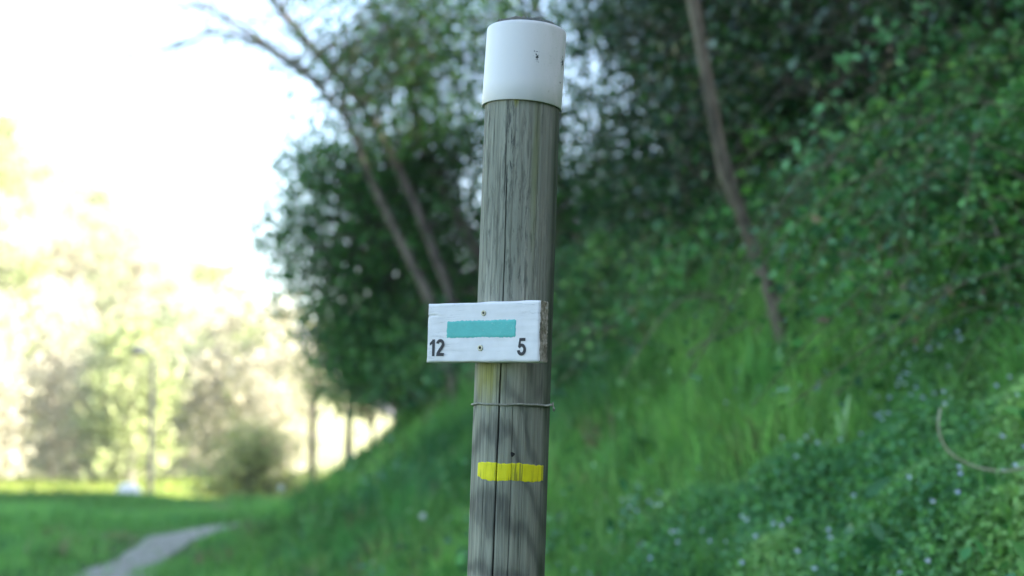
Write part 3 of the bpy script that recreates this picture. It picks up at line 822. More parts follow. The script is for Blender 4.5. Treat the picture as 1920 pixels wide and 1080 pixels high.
# verge on both sides of the path, out to the edge of the meadow
n = 110000
y = 6.5 + 18.5 * rng.random(n) ** 0.9; x = -9.5 + 8.5 * rng.random(n)
s = x - toe(y); dp = np.abs(x - path_c(y))
wear = sstep(0.2, 0.6, dp + 0.14 * wav(x, y, 0, 2.5))
worn = 1 - 0.6 * (1 - sstep(0.4, 1.2, path_c(y) - x)) * (x < path_c(y))
keep = (s < 0.3) & (rng.random(n) < wear * worn + 0.02)
x, y, dp = x[keep], y[keep], dp[keep]
h = (0.10 + 0.12 * rng.random(len(x)) + 0.05 * wav(x, y, 0, 0.9)) * (0.5 + 0.5 * sstep(0.4, 1.3, dp)) * (1 + 0.5 * sstep(-5, -7, x))
c = pal(len(x), [(0.11, 0.29, 0.05), (0.17, 0.35, 0.075), (0.13, 0.30, 0.08)]) * (1 + 0.35 * wav(x, y, 0, 1.2, off=8))[:, None]
tx = -9.5 + 7.5 * rng.random(1300); ty = 8 + 16.5 * rng.random(1300)
k_ = (tx - toe(ty) < 0.2) & (np.abs(tx - path_c(ty)) > 0.55) & (rng.random(1300) < 0.45 + 0.5 * wav(tx, ty, 0, 0.9, off=4))
tx, ty = tx[k_], ty[k_]; ti = np.repeat(np.arange(len(tx)), 26); n = len(ti)
x2, y2 = tx[ti] + rng.normal(size=n) * 0.10, ty[ti] + rng.normal(size=n) * 0.10
h2 = (0.13 + 0.22 * rng.random(len(tx)))[ti] * (0.5 + 0.6 * rng.random(n))
c2 = grass_col(tx, ty)[ti] * (0.85 + 0.3 * rng.random((n, 1)))
x, y, h, c = np.concatenate([x, x2]), np.concatenate([y, y2]), np.concatenate([h, h2]), np.vstack([c, c2])
v, f3, f4, cc = blades(x, y, np.maximum(h, .04), 0.014 + 0.008 * rng.random(len(x)), c, lean=0.55)
tag(link('grass_verge', mesh_np('grass_verge', v, [f3, f4], cc), M['grass']), 'short green grass on the verge either side of the footpath', 'grass', kind='stuff')
# sunlit meadow beyond
n = 26000
y = 24 + 50 * rng.random(n); x = -40 + 44 * rng.random(n)
keep = x < toe(y) - 1
x, y = x[keep], y[keep]
v, f3, f4, cc = blades(x, y, 0.25 + 0.3 * rng.random(len(x)), 0.08 + 0.05 * rng.random(len(x)), pal(len(x), [(0.24, 0.30, 0.05), (0.30, 0.33, 0.08), (0.18, 0.26, 0.05)]))
tag(link('grass_meadow', mesh_np('grass_meadow', v, [f3, f4], cc), M['grass']), 'sunlit yellow-green meadow grass on the valley floor', 'grass', kind='stuff')

# leafy ground cover low on the bank, right of the post
x, y = sample_view(380000, 2.5, 6.8, 1300, 1.0)
s = x - toe(y); patch = wav(x, y, 0, 1.6, off=2)
herb = sstep(-0.02, 0.16, x / y - 0.02 + 0.03 * patch) * (1 - sstep(5.2, 6.6, y))
keep = (s > -0.3) & (s < 2.7) & (rng.random(len(x)) < herb)
x, y = x[keep], y[keep]; n = len(x)
mh = 0.17 + 0.08 * wav(x, y, 0, 4.5, off=12) + 0.07 * wav(x, y, 0, 11, off=15)
hz = np.maximum(mh, 0.03) * (1 - 0.8 * rng.random(n) ** 1.8)
pt = sstep(-1.2, 0.6, wav(x, y, 0, 2.2, off=18) + 0.8 * wav(x, y, 0, 9, off=6))[:, None]
c = pal(n, [(0.28, 0.50, 0.13), (0.23, 0.45, 0.10), (0.33, 0.52, 0.17)]) * pt + pal(n, [(0.11, 0.31, 0.07), (0.08, 0.24, 0.09)]) * (1 - pt)
v, f, cc = leaves(np.stack([x, y, ground(x, y) + hz], -1), (0.014 + 0.026 * rng.random(n) ** 2.5) , 0.010 + 0.014 * rng.random(n) ** 2, c, 0.5)
tag(link('ground_cover', mesh_np('ground_cover', v, f, cc), M['leaf']), 'low yellow-green leafy herbs with tiny flowers right of the post', 'herbs', kind='stuff')
# tiny pale flowers in it
x, y = sample_view(8000, 2.6, 6.5, 1250, 1.0)
s = x - toe(y); patch = wav(x, y, 0, 2.6, off=22)
keep = (s > -0.2) & (s < 2.6) & (x / y > -0.03) & (rng.random(len(x)) < 0.07 + 0.5 * sstep(0.1, 1.2, patch + 1.9 * (x / y) - 0.35 - 0.22 * (y - 3.5)))
x, y = x[keep], y[keep]; n = len(x)
hz = 0.185 + 0.08 * wav(x, y, 0, 4.5, off=12) + 0.07 * wav(x, y, 0, 11, off=15) + 0.03 * rng.random(n)
V, F, C = [], [], []
Cn = np.stack([x, y, ground(x, y) + np.maximum(hz, .05)], -1)
for k in range(4):                                       # four petals each
    a = k * np.pi / 2 + rng.random(n) * 0.3
    dirs = np.stack([np.cos(a), np.sin(a) * 0.6 - 0.25, np.sin(a) * 0.75], -1); r = (0.0062 + 0.002 * rng.random(n))[:, None]
    nrm = unit(np.stack([np.zeros(n), np.full(n, -0.6), np.full(n, 0.8)], -1)); side = np.cross(nrm, dirs)
    b0 = len(V) * 0
    V.append(np.stack([Cn, Cn + dirs * r * .7 + side * r * .5, Cn + dirs * r * 1.15, Cn + dirs * r * .7 - side * r * .5], 1).reshape(-1, 3))
    i = np.arange(n)[:, None] * 4 + k * n * 4
    F += [i + [[0, 1, 2]], i + [[0, 2, 3]]]
    C.append(np.repeat(pal(n, [(0.62, 0.66, 0.82), (0.74, 0.76, 0.84), (0.45, 0.5, 0.75)], jit=.06), 4, 0))
tag(link('speedwell_flowers', mesh_np('speedwell_flowers', np.vstack(V), np.vstack(F), np.vstack(C)), M['leaf']), 'tiny pale blue flowers dotted through the herbs on the bank', 'flowers', kind='stuff')

# bramble and ivy thicket on the upper bank
def gap(x, y):
    """bright sprays (1) and dark hollows (0) of the thicket"""
    return sstep(-0.75, 0.45, wav(x, y, 0, 1.9, off=36) + 0.55 * wav(x, y, 0, 4.6, off=8))
def mound(x, y):
    return 0.30 + 0.24 * wav(x, y, 0, 1.35, off=25) + 0.12 * wav(x, y, 0, 3.6, off=29) + 0.22 * (gap(x, y) - 0.6)
x, y = sample_view(900000, 4.0, 19, 1300, 1.15)
s = x - toe(y)
edge = 2.45 + 0.3 * wav(x, y, 0, 1.5, off=31)
keep = (s > edge) & (s < 9.5)
x, y, s, edge = x[keep], y[keep], s[keep], edge[keep]; n = len(x)
mh = np.maximum(mound(x, y), 0.12) * sstep(-0.1, 0.6, s - edge)
hz = mh * (1 - 0.8 * rng.random(n) ** 2.6)
clump = wav(x, y, hz, 4.2, off=33)
gp = gap(x, y)
keep = rng.random(n) < (0.72 + 0.5 * clump) * (0.12 + 0.88 * gp)
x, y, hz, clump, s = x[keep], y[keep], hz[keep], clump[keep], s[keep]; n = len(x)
tone = sstep(-0.6, 0.9, wav(x, y, 0, 1.1, off=3) + 0.5 * wav(x, y, hz, 5.0, off=13) - 0.55 * (s - 3.2) + 1.2 * (gap(x, y) - 0.75))[:, None]  # shade of the upper bank and hollows painted into leaf colour
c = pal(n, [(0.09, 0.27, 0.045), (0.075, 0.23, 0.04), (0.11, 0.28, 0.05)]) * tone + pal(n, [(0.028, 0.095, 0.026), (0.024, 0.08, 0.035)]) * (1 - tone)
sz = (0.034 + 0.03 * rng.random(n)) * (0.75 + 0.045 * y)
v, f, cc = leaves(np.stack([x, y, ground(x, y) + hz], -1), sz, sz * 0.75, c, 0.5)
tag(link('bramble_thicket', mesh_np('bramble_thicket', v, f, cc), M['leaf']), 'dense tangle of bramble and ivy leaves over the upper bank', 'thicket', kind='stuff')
# rounded clumps standing out of it
gC = np.random.default_rng(77); V_, F_, C_, nv = [], [], [], 0
for k in range(260):
    d = 4.3 * (17 / 4.3) ** gC.random(); u = gC.uniform(-0.1, 0.5); cx, cy = u * d, d
    sk = cx - float(toe(cy))
    if not 2.35 < sk < 5.6 or (0.07 < u < 0.27 and 4.4 < d < 7.5): continue
    r = gC.uniform(0.16, 0.42) * (0.8 + 0.03 * d) * (1.0 if sk < 4 else 0.8); m_ = int(1500 * r / 0.3)
    q = unit(gC.normal(size=(m_, 3))); q[:, 2] = np.abs(q[:, 2]) * 1.1
    q *= r * (1 - 0.45 * gC.random((m_, 1)) ** 2) * (1 + 0.45 * wav(q[:, :1], q[:, 1:2], q[:, 2:], 3.2, off=k % 30))
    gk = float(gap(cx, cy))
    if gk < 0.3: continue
    lit = max(0.0, 1 - 0.6 * max(0, sk - 3.2)) * gC.uniform(0.05, 0.9)  # clump colour fades to a painted shade tone up the bank
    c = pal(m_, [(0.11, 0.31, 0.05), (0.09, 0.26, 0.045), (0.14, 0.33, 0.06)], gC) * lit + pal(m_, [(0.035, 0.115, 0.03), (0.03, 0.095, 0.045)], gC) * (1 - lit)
    sz = (0.03 + 0.028 * gC.random(m_)) * (0.75 + 0.045 * d)
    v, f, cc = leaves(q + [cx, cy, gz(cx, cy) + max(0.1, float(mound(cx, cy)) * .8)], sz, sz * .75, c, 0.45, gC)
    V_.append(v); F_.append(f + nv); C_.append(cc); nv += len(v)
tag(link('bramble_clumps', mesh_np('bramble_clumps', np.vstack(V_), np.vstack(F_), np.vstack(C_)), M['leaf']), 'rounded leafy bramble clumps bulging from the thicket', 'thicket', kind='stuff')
# arching canes with leaves along them, brown stems and dead leaves between
M['stem'] = leaf_mat('woody_stem', 0.0, 0.8, 0.2)
b = Builder(); LC, LCol, LS = [], [], []
for k in range(3800):
    d = 4.4 * (17 / 4.4) ** gC.random(); u = gC.uniform(-0.1, 0.5); cx, cy = u * d, d
    sk = cx - float(toe(cy))
    if not 2.2 < sk < 5.2 or (0.07 < u < 0.29 and 4.4 < d < 7.6 and (d < 7.1 or k % 3)): continue
    a = gC.uniform(0, 6.28); L = gC.uniform(0.35, 1.3); t = np.linspace(0, 1, 8)
    qx = cx + (np.cos(a) * 0.9 - 0.25) * L * t; qy = cy + (np.sin(a) * 0.9 - 0.25) * L * t
    hz = float(mound(cx, cy)) * 0.5 + L * gC.uniform(0.25, 0.75) * np.sin(np.pi * (0.12 + 0.8 * t)) - 0.05
    P = np.stack([qx, qy, ground(qx, qy) * 0.35 + gz(cx, cy) * 0.65 + np.maximum(hz, 0.03)], -1)
    bare = gC.random() < 0.16
    if bare and L > 0.75: continue
    if k % 2 == 0 or bare:
        b.tube(P, np.linspace(0.0045, 0.0018, 8) * (1.5 if bare else 1), 4, (0.24, 0.19, 0.14) if bare else (0.11, 0.10, 0.06), cap=False)
    if bare: continue
    m_ = int(L * 62); tt = gC.random(m_) ** 0.8
    Q = np.stack([np.interp(tt, t, P[:, i]) for i in range(3)], -1) + gC.normal(size=(m_, 3)) * 0.045
    gk = float(gap(cx, cy))
    if gC.random() > 0.1 + gk: continue
    lit = max(0.0, 1 - 0.7 * max(0, sk - 3.2)) * gC.uniform(0.05, 1.0) ** 1.2 * (0.3 + 0.7 * gk)  # light and shade painted into cane leaves, darker upslope and in hollows
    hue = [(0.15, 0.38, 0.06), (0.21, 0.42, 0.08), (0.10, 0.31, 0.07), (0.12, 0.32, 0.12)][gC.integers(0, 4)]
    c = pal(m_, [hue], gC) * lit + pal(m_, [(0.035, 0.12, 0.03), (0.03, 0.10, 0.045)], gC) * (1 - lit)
    dead = gC.random(m_) < 0.015
    c[dead] = pal(dead.sum(), [(0.16, 0.11, 0.06), (0.2, 0.16, 0.09)], gC)
    LC.append(Q); LCol.append(c); LS.append(np.full(m_, gC.uniform(0.026, 0.056) * (0.75 + 0.04 * d)))
LC = np.vstack(LC); LCol = np.vstack(LCol); LS = np.concatenate(LS) * (0.6 + 0.7 * gC.random(len(LC)))
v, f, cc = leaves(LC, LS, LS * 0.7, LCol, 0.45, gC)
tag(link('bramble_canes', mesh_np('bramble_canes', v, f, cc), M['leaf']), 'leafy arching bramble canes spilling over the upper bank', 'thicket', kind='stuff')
tag(link('bramble_stems', b.mesh('bramble_stems'), M['stem']), 'thin brown arching bramble stems through the thicket', 'stems', kind='stuff')

# ================================================================== TREES
def smooth_path(pts, n=20):
    P = np.array([list(p) for p in pts], float)
    t = np.arange(len(P)); tt = np.linspace(0, len(P) - 1, n)
    out = []
    for q in tt:                                     # Catmull-Rom
        i = min(int(q), len(P) - 2); f = q - i
        p0, p1, p2, p3 = P[max(i - 1, 0)], P[i], P[i + 1], P[min(i + 2, len(P) - 1)]
        out.append(0.5 * ((2 * p1) + (-p0 + p2) * f + (2 * p0 - 5 * p1 + 4 * p2 - p3) * f * f + (-p0 + 3 * p1 - 3 * p2 + p3) * f ** 3))
    return np.array(out)

def tree(name, label, trunk, r0, r1, blobs, leaf, cols, cat='tree', bark='bark', mat='leaf', per=45, spread=0.22, seed=1, group=None, twigs=2, up=0.35, limb_r=0.35, sides=9):
    """trunk: list of points from the base up; blobs: (centre, radii, clusters) volumes of the crown"""
    g = np.random.default_rng(seed)
    T = smooth_path(trunk, 26)
    base = Vector(T[0])
    root = empty(name, base, label, cat, group)
    tb = Builder(); n = len(T)
    rad = np.linspace(r0, r1, n) * (1 + 0.05 * g.normal(size=n)); rad[0] *= 1.35; rad[1] *= 1.12
    T2 = T.copy(); T2[0, 2] -= 0.25
    tb.tube(T2 - T[0], rad, sides)
    bb = Builder(); LC, LS = [], []
    for (c, rr, nc) in blobs:
        c = np.array(list(c)); rr = np.array(rr, float)
        for k in range(nc):
            p = g.normal(size=3); p /= np.linalg.norm(p) + 1e-9
            p = c + p * rr * (g.random() ** 0.45)
            # limb from the trunk to the cluster
            cand = T[(T[:, 2] < p[2] + 0.2)]
            if len(cand) < 3: cand = T[:6]
            j = np.argmin(np.linalg.norm(cand - p, axis=1) + 0.5 * (cand[:, 2] > p[2] - 0.15) + 0.3 * g.random(len(cand)))
            q = cand[j]; L = np.linalg.norm(p - q)
            mid = (p + q) / 2 + np.array([0, 0, 0.12 * L]) + g.normal(size=3) * 0.09 * L
            path = smooth_path([q, mid, p], 6)
            rl = max(0.004, min(r0 * limb_r, 0.012 * L + 0.004))
            bb.tube(path - T[0], np.linspace(rl, 0.003, 6), 5, cap=False)
            for _ in range(twigs):
                e = p + g.normal(size=3) * spread * 1.3
                bb.tube(smooth_path([path[3], (path[4] + e) / 2 + g.normal(size=3) * .05, e], 4) - T[0], np.linspace(0.004, 0.0018, 4), 3, cap=False)
            m_ = max(1, int(per * (0.5 + g.random())))
            LC.append(p + g.normal(size=(m_, 3)) * spread * np.array([1, 1, 0.7]))
    tr = link('trunk', tb.mesh('trunk', True, False), M[bark], root)
    if bb.n: link('branches', bb.mesh('branches', True, False), M[bark], root)['kind'] = 'stuff'
    if LC:
        LC = np.vstack(LC); m_ = len(LC)
        sz = leaf * (0.7 + 0.6 * g.random(m_))
        v, f, cc = leaves(LC - T[0], sz, sz * 0.62, pal(m_, cols, g), up, g)
        link('crown', mesh_np('crown', v, f, cc), M[mat], root)['kind'] = 'stuff'
    return root

EG = [(0.055, 0.17, 0.04), (0.08, 0.22, 0.05), (0.035, 0.11, 0.034), (0.11, 0.25, 0.06)]
DK = [(0.018, 0.06, 0.016), (0.026, 0.08, 0.018), (0.014, 0.042, 0.016), (0.04, 0.11, 0.024)]
MD = [(0.06, 0.16, 0.035), (0.08, 0.20, 0.04), (0.045, 0.13, 0.035)]
def on_bank(px, py, d):
    p = at(px, py, d); return Vector((p.x, p.y, gz(p.x, p.y)))

# the slim trunk right of the post
b0 = on_bank(1478, 650, 6.7)
tB = [b0, at(1448, 560, 6.65), at(1400, 430, 6.6), at(1357, 310, 6.5), at(1330, 170, 6.4), at(1303, 20, 6.3), at(1270, -160, 6.2), at(1262, -380, 6.1), at(1280, -560, 6.0)]
tree('slim_tree', 'slim bare trunk leaning left, rising from the bank right of the post', tB, 0.039, 0.024,
     [(at(1240, -420, 6.3), (0.9, 0.8, 0.5), 60), (at(1352, 345, 6.5), (0.05, .05, .05), 1)], 0.05, MD, bark='bark_mid', per=40, seed=3, sides=10)

# three stems leaning left behind the sign
D1 = 14.3
tA = [on_bank(862, 700, D1), at(812, 580, D1), at(775, 500, D1), at(735, 420, D1), at(692, 330, D1 - .1), at(655, 235, D1 - .2), at(604, 171, D1 - .3), at(530, 105, D1 - .5), at(440, 40, D1 - .8), at(360, 5, D1 - 1)]
tree('leaning_tree', 'palest and leftmost of the leaning trunks behind the sign board', tA, 0.056, 0.012,
     [(at(635, 215, D1), (0.40, 0.9, 0.46), 14), (at(690, 110, D1), (0.6, 0.9, 0.6), 18)], 0.07, MD, bark='bark_mid', per=46, spread=0.34, seed=5)
D2 = 14.9
tA2 = [on_bank(895, 690, D2), at(845, 555, D2), at(817, 481, D2), at(780, 384, D2), at(733, 290, D2), at(690, 215, D2), at(640, 150, D2), at(590, 95, D2), at(540, 35, D2), at(505, -10, D2), at(440, -110, D2)]
tree('leaning_tree', 'dark leaning trunk whose top reaches out toward the open sky', tA2, 0.056, 0.040,
     [(at(720, 130, D2), (0.7, 0.8, 0.6), 20), (at(560, -60, D2), (0.7, 0.9, 0.3), 12), (at(800, 30, D2), (.7, .8, .6), 26)], 0.07, MD, per=46, spread=0.34, seed=6)
D3 = 15.3
tA3 = [on_bank(960, 640, D3), at(900, 480, D3), at(850, 390, D3), at(805, 300, D3), at(772, 190, D3), at(738, 80, D3), at(700, 0, D3), at(660, -100, D3), at(640, -200, D3)]
tree('leaning_tree', 'rightmost of the leaning trunks, half hidden in leaves behind the post', tA3, 0.06, 0.042,
     [(at(800, 130, D3), (0.7, 0.8, 0.6), 34), (at(890, 90, D3), (0.6, 0.8, 0.8), 30), (at(760, -80, D3), (0.9, 0.8, 0.4), 30), (at(830, 260, D3), (.6, .8, .4), 60)], 0.07, MD, per=52, spread=0.36, seed=7)
# dark rounded tree over the path
D4 = 16.0
b4 = on_bank(760, 690, D4)
tree('evergreen_tree', 'dense dark rounded tree overhanging the footpath left of the post', [b4, b4 + Vector((-.1, 0, .8)), b4 + Vector((-.35, 0, 1.7)), b4 + Vector((-.5, 0, 2.6))], 0.14, 0.04,
     [(at(655, 410, D4), (0.98, 0.9, 0.75), 84), (at(625, 515, D4), (0.70, 0.8, 0.55), 46), (at(800, 420, D4), (1.0, 0.9, 0.95), 150), (at(690, 600, D4), (0.62, 0.7, 0.5), 75), (at(770, 660, D4), (0.8, 0.7, 0.36), 70), (at(690, 665, D4), (.3, .6, .25), 24), (at(890, 550, D4), (0.8, 0.8, 0.9), 110), (at(730, 310, D4), (0.75, .8, .45), 60), (at(545, 420, D4), (.22, .4, .3), 10), (at(570, 340, D4), (.2, .4, .16), 8), (at(575, 560, D4), (.2, .4, .22), 8), (at(520, 490, D4), (.14, .3, .12), 5), (at(630, 640, D4), (.25, .4, .2), 10), (at(820, 680, D4 - .4), (.9, .6, .3), 50), (at(860, 640, D4 - .8), (.7, .5, .4), 50), (at(735, 690, D4), (.45, .5, .28), 26), (at(665, 690, D4 + .3), (.35, .4, .25), 12), (at(500, 440, D4), (.12, .3, .12), 4), (at(545, 300, D4), (.2, .3, .12), 5), (at(600, 290, D4), (.3, .3, .15), 9), (at(800, 700, D4 - 1), (.7, .5, .25), 34)],
     0.08, EG, mat='leaf', per=36, spread=0.27, seed=8, bark='bark')
p = at(700, 735, 18.5); b = Vector((p.x, p.y, gz(p.x, p.y)))
tree('low_shrub', 'low shrub under the overhanging tree where the bank meets the sky', [b, b + Vector((0, 0, .5)), at(700, 740, 18.5), at(705, 700, 18.5)], 0.04, 0.015,
     [(at(705, 725, 18.5), (.55, .5, .32), 44), (at(645, 745, 18.5), (.35, .4, .24), 18)], 0.08, MD, cat='shrub', per=26, spread=.22, seed=311, sides=6)
# screen of trees behind the crest, sky glinting through
D5 = 15.0
for k, (px, py, lab, bl) in enumerate([
    (1060, 520, 'leafy tree directly behind the post, sky glinting between its leaves', [((1010, 220), (.75, .9, .9), 70), ((960, 20), (.8, .9, .7), 60), ((1060, 380), (.6, .8, .5), 70), ((1090, 450), (.9, .8, .3), 90)]),
    (1200, 470, 'leafy tree between the post and the slim trunk, sky glinting through', [((1140, 260), (.7, .9, .9), 74), ((1220, 120), (.7, .9, .7), 76), ((1120, 20), (.8, .9, .7), 60), ((1200, 380), (.6, .9, .5), 80), ((1180, 430), (.8, .9, .3), 90)])]):
    b5 = on_bank(px, py, D5)
    tree('young_tree', lab, [b5, b5 + Vector((-.1, 0, 1.0)), b5 + Vector((-.05, .1, 2.2)), b5 + Vector((-.3, 0, 3.6))], 0.07, 0.02,
         [(at(q[0], q[1], D5 + .3), r_, int(nc * (0.5 if q[1] < 300 else 0.62))) for q, r_, nc in bl], 0.085, MD, per=36, spread=0.36, seed=30 + k, bark='bark')

# dark wood on the upper bank to the right
spots = [(1330, 330, 11.5), (1420, 260, 9.8), (1500, 210, 12.5), (1590, 190, 9.0), (1680, 150, 11.0), (1770, 120, 8.6), (1860, 90, 10.2), (1960, 60, 8.4), (2080, 40, 9.6), (1400, 180, 14.5), (1560, 60, 15.5), (1740, 0, 14.0), (1890, 270, 7.0), (1740, 270, 7.6), (1480, 300, 10.6), (1600, 300, 8.6), (1390, 330, 9.2)]
labs = ['shadowed tree just right of the slim trunk on the upper bank', 'dark tree with thin trunk, second from the slim trunk', 'tree deep in shade at the middle of the upper wood',
        'thin grey trunk rising through dark leaves above the brightest brambles', 'shaded tree with drooping foliage upper right of the post', 'nearest dark tree in the upper right wood',
        'dark leafy tree close to the right edge of the picture', 'tree at the upper right corner, trunk outside the frame edge', 'outermost dark tree beyond the right edge of the thicket',
        'far shadowed tree behind the slim trunk top', 'far dark tree closing the gap high on the bank', 'rearmost dark tree along the top right skyline', 'dark bushy tree hanging over the thicket at the right edge', 'shaded bushy tree just above the brambles right of centre', 'low dark tree where the slim trunk crosses the wood', 'dark bush-like tree above the middle of the bramble slope', 'dark leafy tree standing right behind the slim trunk']
for k, ((px, py, d), lab) in enumerate(zip(spots, labs)):
    b6 = on_bank(px, py, d); g = random.Random(k * 7 + 3)
    lean = g.uniform(-.5, .3); hgt = g.uniform(4.2, 6.0)
    tk = [b6, b6 + Vector((lean * .2, 0, hgt * .25)), b6 + Vector((lean * .6, .1, hgt * .55)), b6 + Vector((lean, 0, hgt))]
    tree('woodland_tree', lab, tk, 0.05 + 0.03 * g.random(), 0.02,
         [(b6 + Vector((lean * .3, 0.2, 0.9)), (1.1, 0.9, .6), 60), (b6 + Vector((lean * .6, 0.2, 2.1)), (1.2, 1.0, .8), 76), (b6 + Vector((lean * .9, 0, 3.7)), (1.4, 1.3, 1.1), 80)],
         0.07, DK, mat='ivy', per=42, spread=0.24, seed=50 + k, group='trees of the shaded wood on the upper bank')


# ================================================================== FAR SIDE OF THE VALLEY
def dup(root, loc, rz, sc, label=None, group=None):
    r = root.copy(); COL.objects.link(r); r.location = loc; r.rotation_euler = (0, 0, rz); r.scale = (sc, sc, sc)
    if label: r['label'] = label
    if group: r['group'] = group
    for ch in root.children:
        c = ch.copy(); COL.objects.link(c); c.parent = r
    return r
FK = [('yellow-green spring tree in full sun on the far hillside', [(0.33, 0.37, 0.16), (0.38, 0.41, 0.20), (0.28, 0.33, 0.13)], 'sunlit yellow-green trees on the far hillside'),
      ('pale beige tree still without leaves on the far sunlit hillside', [(0.52, 0.48, 0.35), (0.46, 0.43, 0.31), (0.56, 0.52, 0.40)], 'bare beige trees on the far hillside'),
      ('soft pale green tree among the wood across the valley', [(0.31, 0.345, 0.20), (0.35, 0.38, 0.24), (0.27, 0.31, 0.17)], 'pale green trees on the far hillside')]
protos = []
gF = random.Random(4)
cells = []
for iy in range(11):
    for ix in range(21):
        yy = 70 + iy * 8.5 + gF.uniform(-3, 3); xx = -77 + ix * 3.4 + gF.uniform(-1.6, 1.6)
        if not (-0.43 < xx / yy < -0.17 - (0.10 if yy < 74 else 0)): continue
        cells.append((xx, yy))
for k, (xx, yy) in enumerate(cells):
    zz = max(float(hill_z(np.array(xx), np.array(yy))), gz(xx, yy)); kind = gF.choice([0, 0, 1, 1, 1, 2])
    h = gF.uniform(0.8, 1.25)
    if len([p for p in protos if p[0] == kind]) < 2:
        g2 = random.Random(k); L = 3.1
        B = Vector((xx, yy, zz))
        o = tree('hillside_tree', FK[kind][0], [B, B + Vector((.1, 0, 2.5)), B + Vector((-.1, .1, 5)), B + Vector((.1, 0, 7.6))], 0.2, 0.06,
             [(B + Vector((0, 0, 1.6)), (2.2, 2.2, 1.0), 22), (B + Vector((0, 0, 3.4)), (2.2, 2.2, 1.2), 26), (B + Vector((.2, 0, 5.4)), (2.3, 2.3, 1.5), 34), (B + Vector((0, 0, 7.6)), (1.6, 1.6, 1.3), 22)],
             0.36 if kind != 1 else 0.32, FK[kind][1], bark='bark_far', per=26, spread=0.5, seed=200 + k, group=FK[kind][2], twigs=3 if kind == 1 else 1, sides=6)
        protos.append((kind, o))
    else:
        src = gF.choice([p[1] for p in protos if p[0] == kind])
        dup(src, (xx, yy, zz), gF.uniform(0, 6.28), h)

# things at the edge of the meadow
OL = [(0.32, 0.36, 0.12), (0.38, 0.42, 0.16), (0.27, 0.32, 0.10)]
p = at(470, 850, 30.0); b = Vector((p.x, p.y, gz(p.x, p.y)))
tree('round_shrub', 'rounded olive-green shrub beside the bend of the footpath', [b, b + Vector((0, 0, .3)), b + Vector((.05, 0, .7))], 0.05, 0.02,
     [(b + Vector((0, 0, .75)), (1.35, .7, .85), 150), (b + Vector((.1, 0, 1.7)), (1.0, .5, .65), 90), (b + Vector((1.2, 0, .6)), (.6, .5, .5), 30)], 0.09, OL, cat='shrub', per=22, spread=.28, seed=301, sides=6)
p = at(588, 800, 31.0); b = Vector((p.x, p.y, gz(p.x, p.y)))
tree('thin_tree', 'thin young tree with pale sparse leaves at the foot of the bank', [b, at(586, 800, 31), at(592, 730, 31), at(600, 650, 31), at(603, 600, 31)], 0.10, 0.03,
     [(at(585, 715, 31), (.8, .6, .6), 34), (at(605, 650, 31), (.6, .6, .6), 30)], 0.08, [(0.16, 0.19, 0.08), (0.22, 0.22, 0.12)], per=20, spread=.25, seed=302, sides=6, twigs=3)
p = at(655, 760, 25.0); b = Vector((p.x, p.y, gz(p.x, p.y)))
tree('thin_tree', 'thin dark tree close under the overhanging evergreen', [b, at(655, 760, 25), at(662, 700, 25), at(668, 640, 25)], 0.09, 0.04,
     [(at(665, 650, 25), (.6, .6, .5), 44), (at(700, 670, 25), (.4, .5, .3), 14)], 0.07, [(0.06, 0.12, 0.03), (0.09, 0.14, 0.05)], per=24, spread=.2, seed=303, sides=6)

# street lamp down on the valley floor
M['lamp'] = simple_mat('grey_lamp_metal', [(0.3, (0.03, 0.03, 0.028)), (0.7, (0.05, 0.05, 0.045))], (1, 1, 1), 8, 0.85, 0)
M['lamp_dark'] = simple_mat('dark_lamp_housing', [(0.3, (0.05, 0.055, 0.06)), (0.7, (0.09, 0.095, 0.1))], (1, 1, 1), 8, 0.5, 0)
p = at(281, 900, 48.0); zb = gz(p.x, 48.0); top = at(284, 672, 48.0)
lamp = empty('street_lamp', (p.x, 48.0, zb), 'slender street lamp standing in the sunlit meadow on the far left', 'lamp')
H = top.z - zb
b = Builder(); b.tube([(0, 0, -0.3), (0, 0, 1.0), (0, 0, 1.05), (0, 0, H)], [.13, .13, .11, .08], 10); link('pole', b.mesh('pole', True, False), M['lamp'], lamp)
b = Builder(); b.tube([(0, 0, H - .1), (-.05, 0, H + .15), (-.2, 0, H + .25), (-.32, 0, H + .26)], .035, 8); link('arm', b.mesh('arm', True, False), M['lamp'], lamp)
b = Builder(); b.tube([(-.25, 0, H + .27), (-.4, 0, H + .29), (-.62, 0, H + .29), (-.8, 0, H + .25)], [.07, .17, .18, .09], 10); link('lamp_head', b.mesh('lamp_head', True, False), M['lamp_dark'], lamp)

# pale boulder at the meadow edge
M['stone'] = simple_mat('pale_limestone', [(0.3, (0.62, 0.6, 0.56)), (0.7, (0.8, 0.78, 0.74))], (1, 1, 1), 6, 0.9, 0.5, 0.02)
def boulder(px, d, rad, name, lab):
    p = at(px, 900, d); z = gz(p.x, d)
    n, m_ = 18, 11; V = []
    for i in range(m_):
        th = np.pi * i / (m_ - 1)
        for j in range(n):
            ph = 2 * np.pi * j / n
            q = np.array([np.sin(th) * np.cos(ph), np.sin(th) * np.sin(ph), np.cos(th)])
            q = np.sign(q) * np.abs(q) ** 0.8
            V.append(q * np.array(rad) * (1 + 0.12 * float(wav(q[0], q[1], q[2], 2.2, off=4))))
    i = np.arange(m_ - 1)[:, None] * n; j = np.arange(n)[None]; k = (j + 1) % n
    F = np.stack([i + j, i + n + j, i + n + k, i + k], -1).reshape(-1, 4)
    o = link(name, mesh_np(name, np.array(V), F, smooth=True), M['stone']); o.location = (p.x, d, z + rad[2] * .6)
    tag(o, lab, 'stone')
boulder(243, 26.0, (.27, .25, .38), 'boulder', 'bright white stone at the meadow edge near the lamp pole')

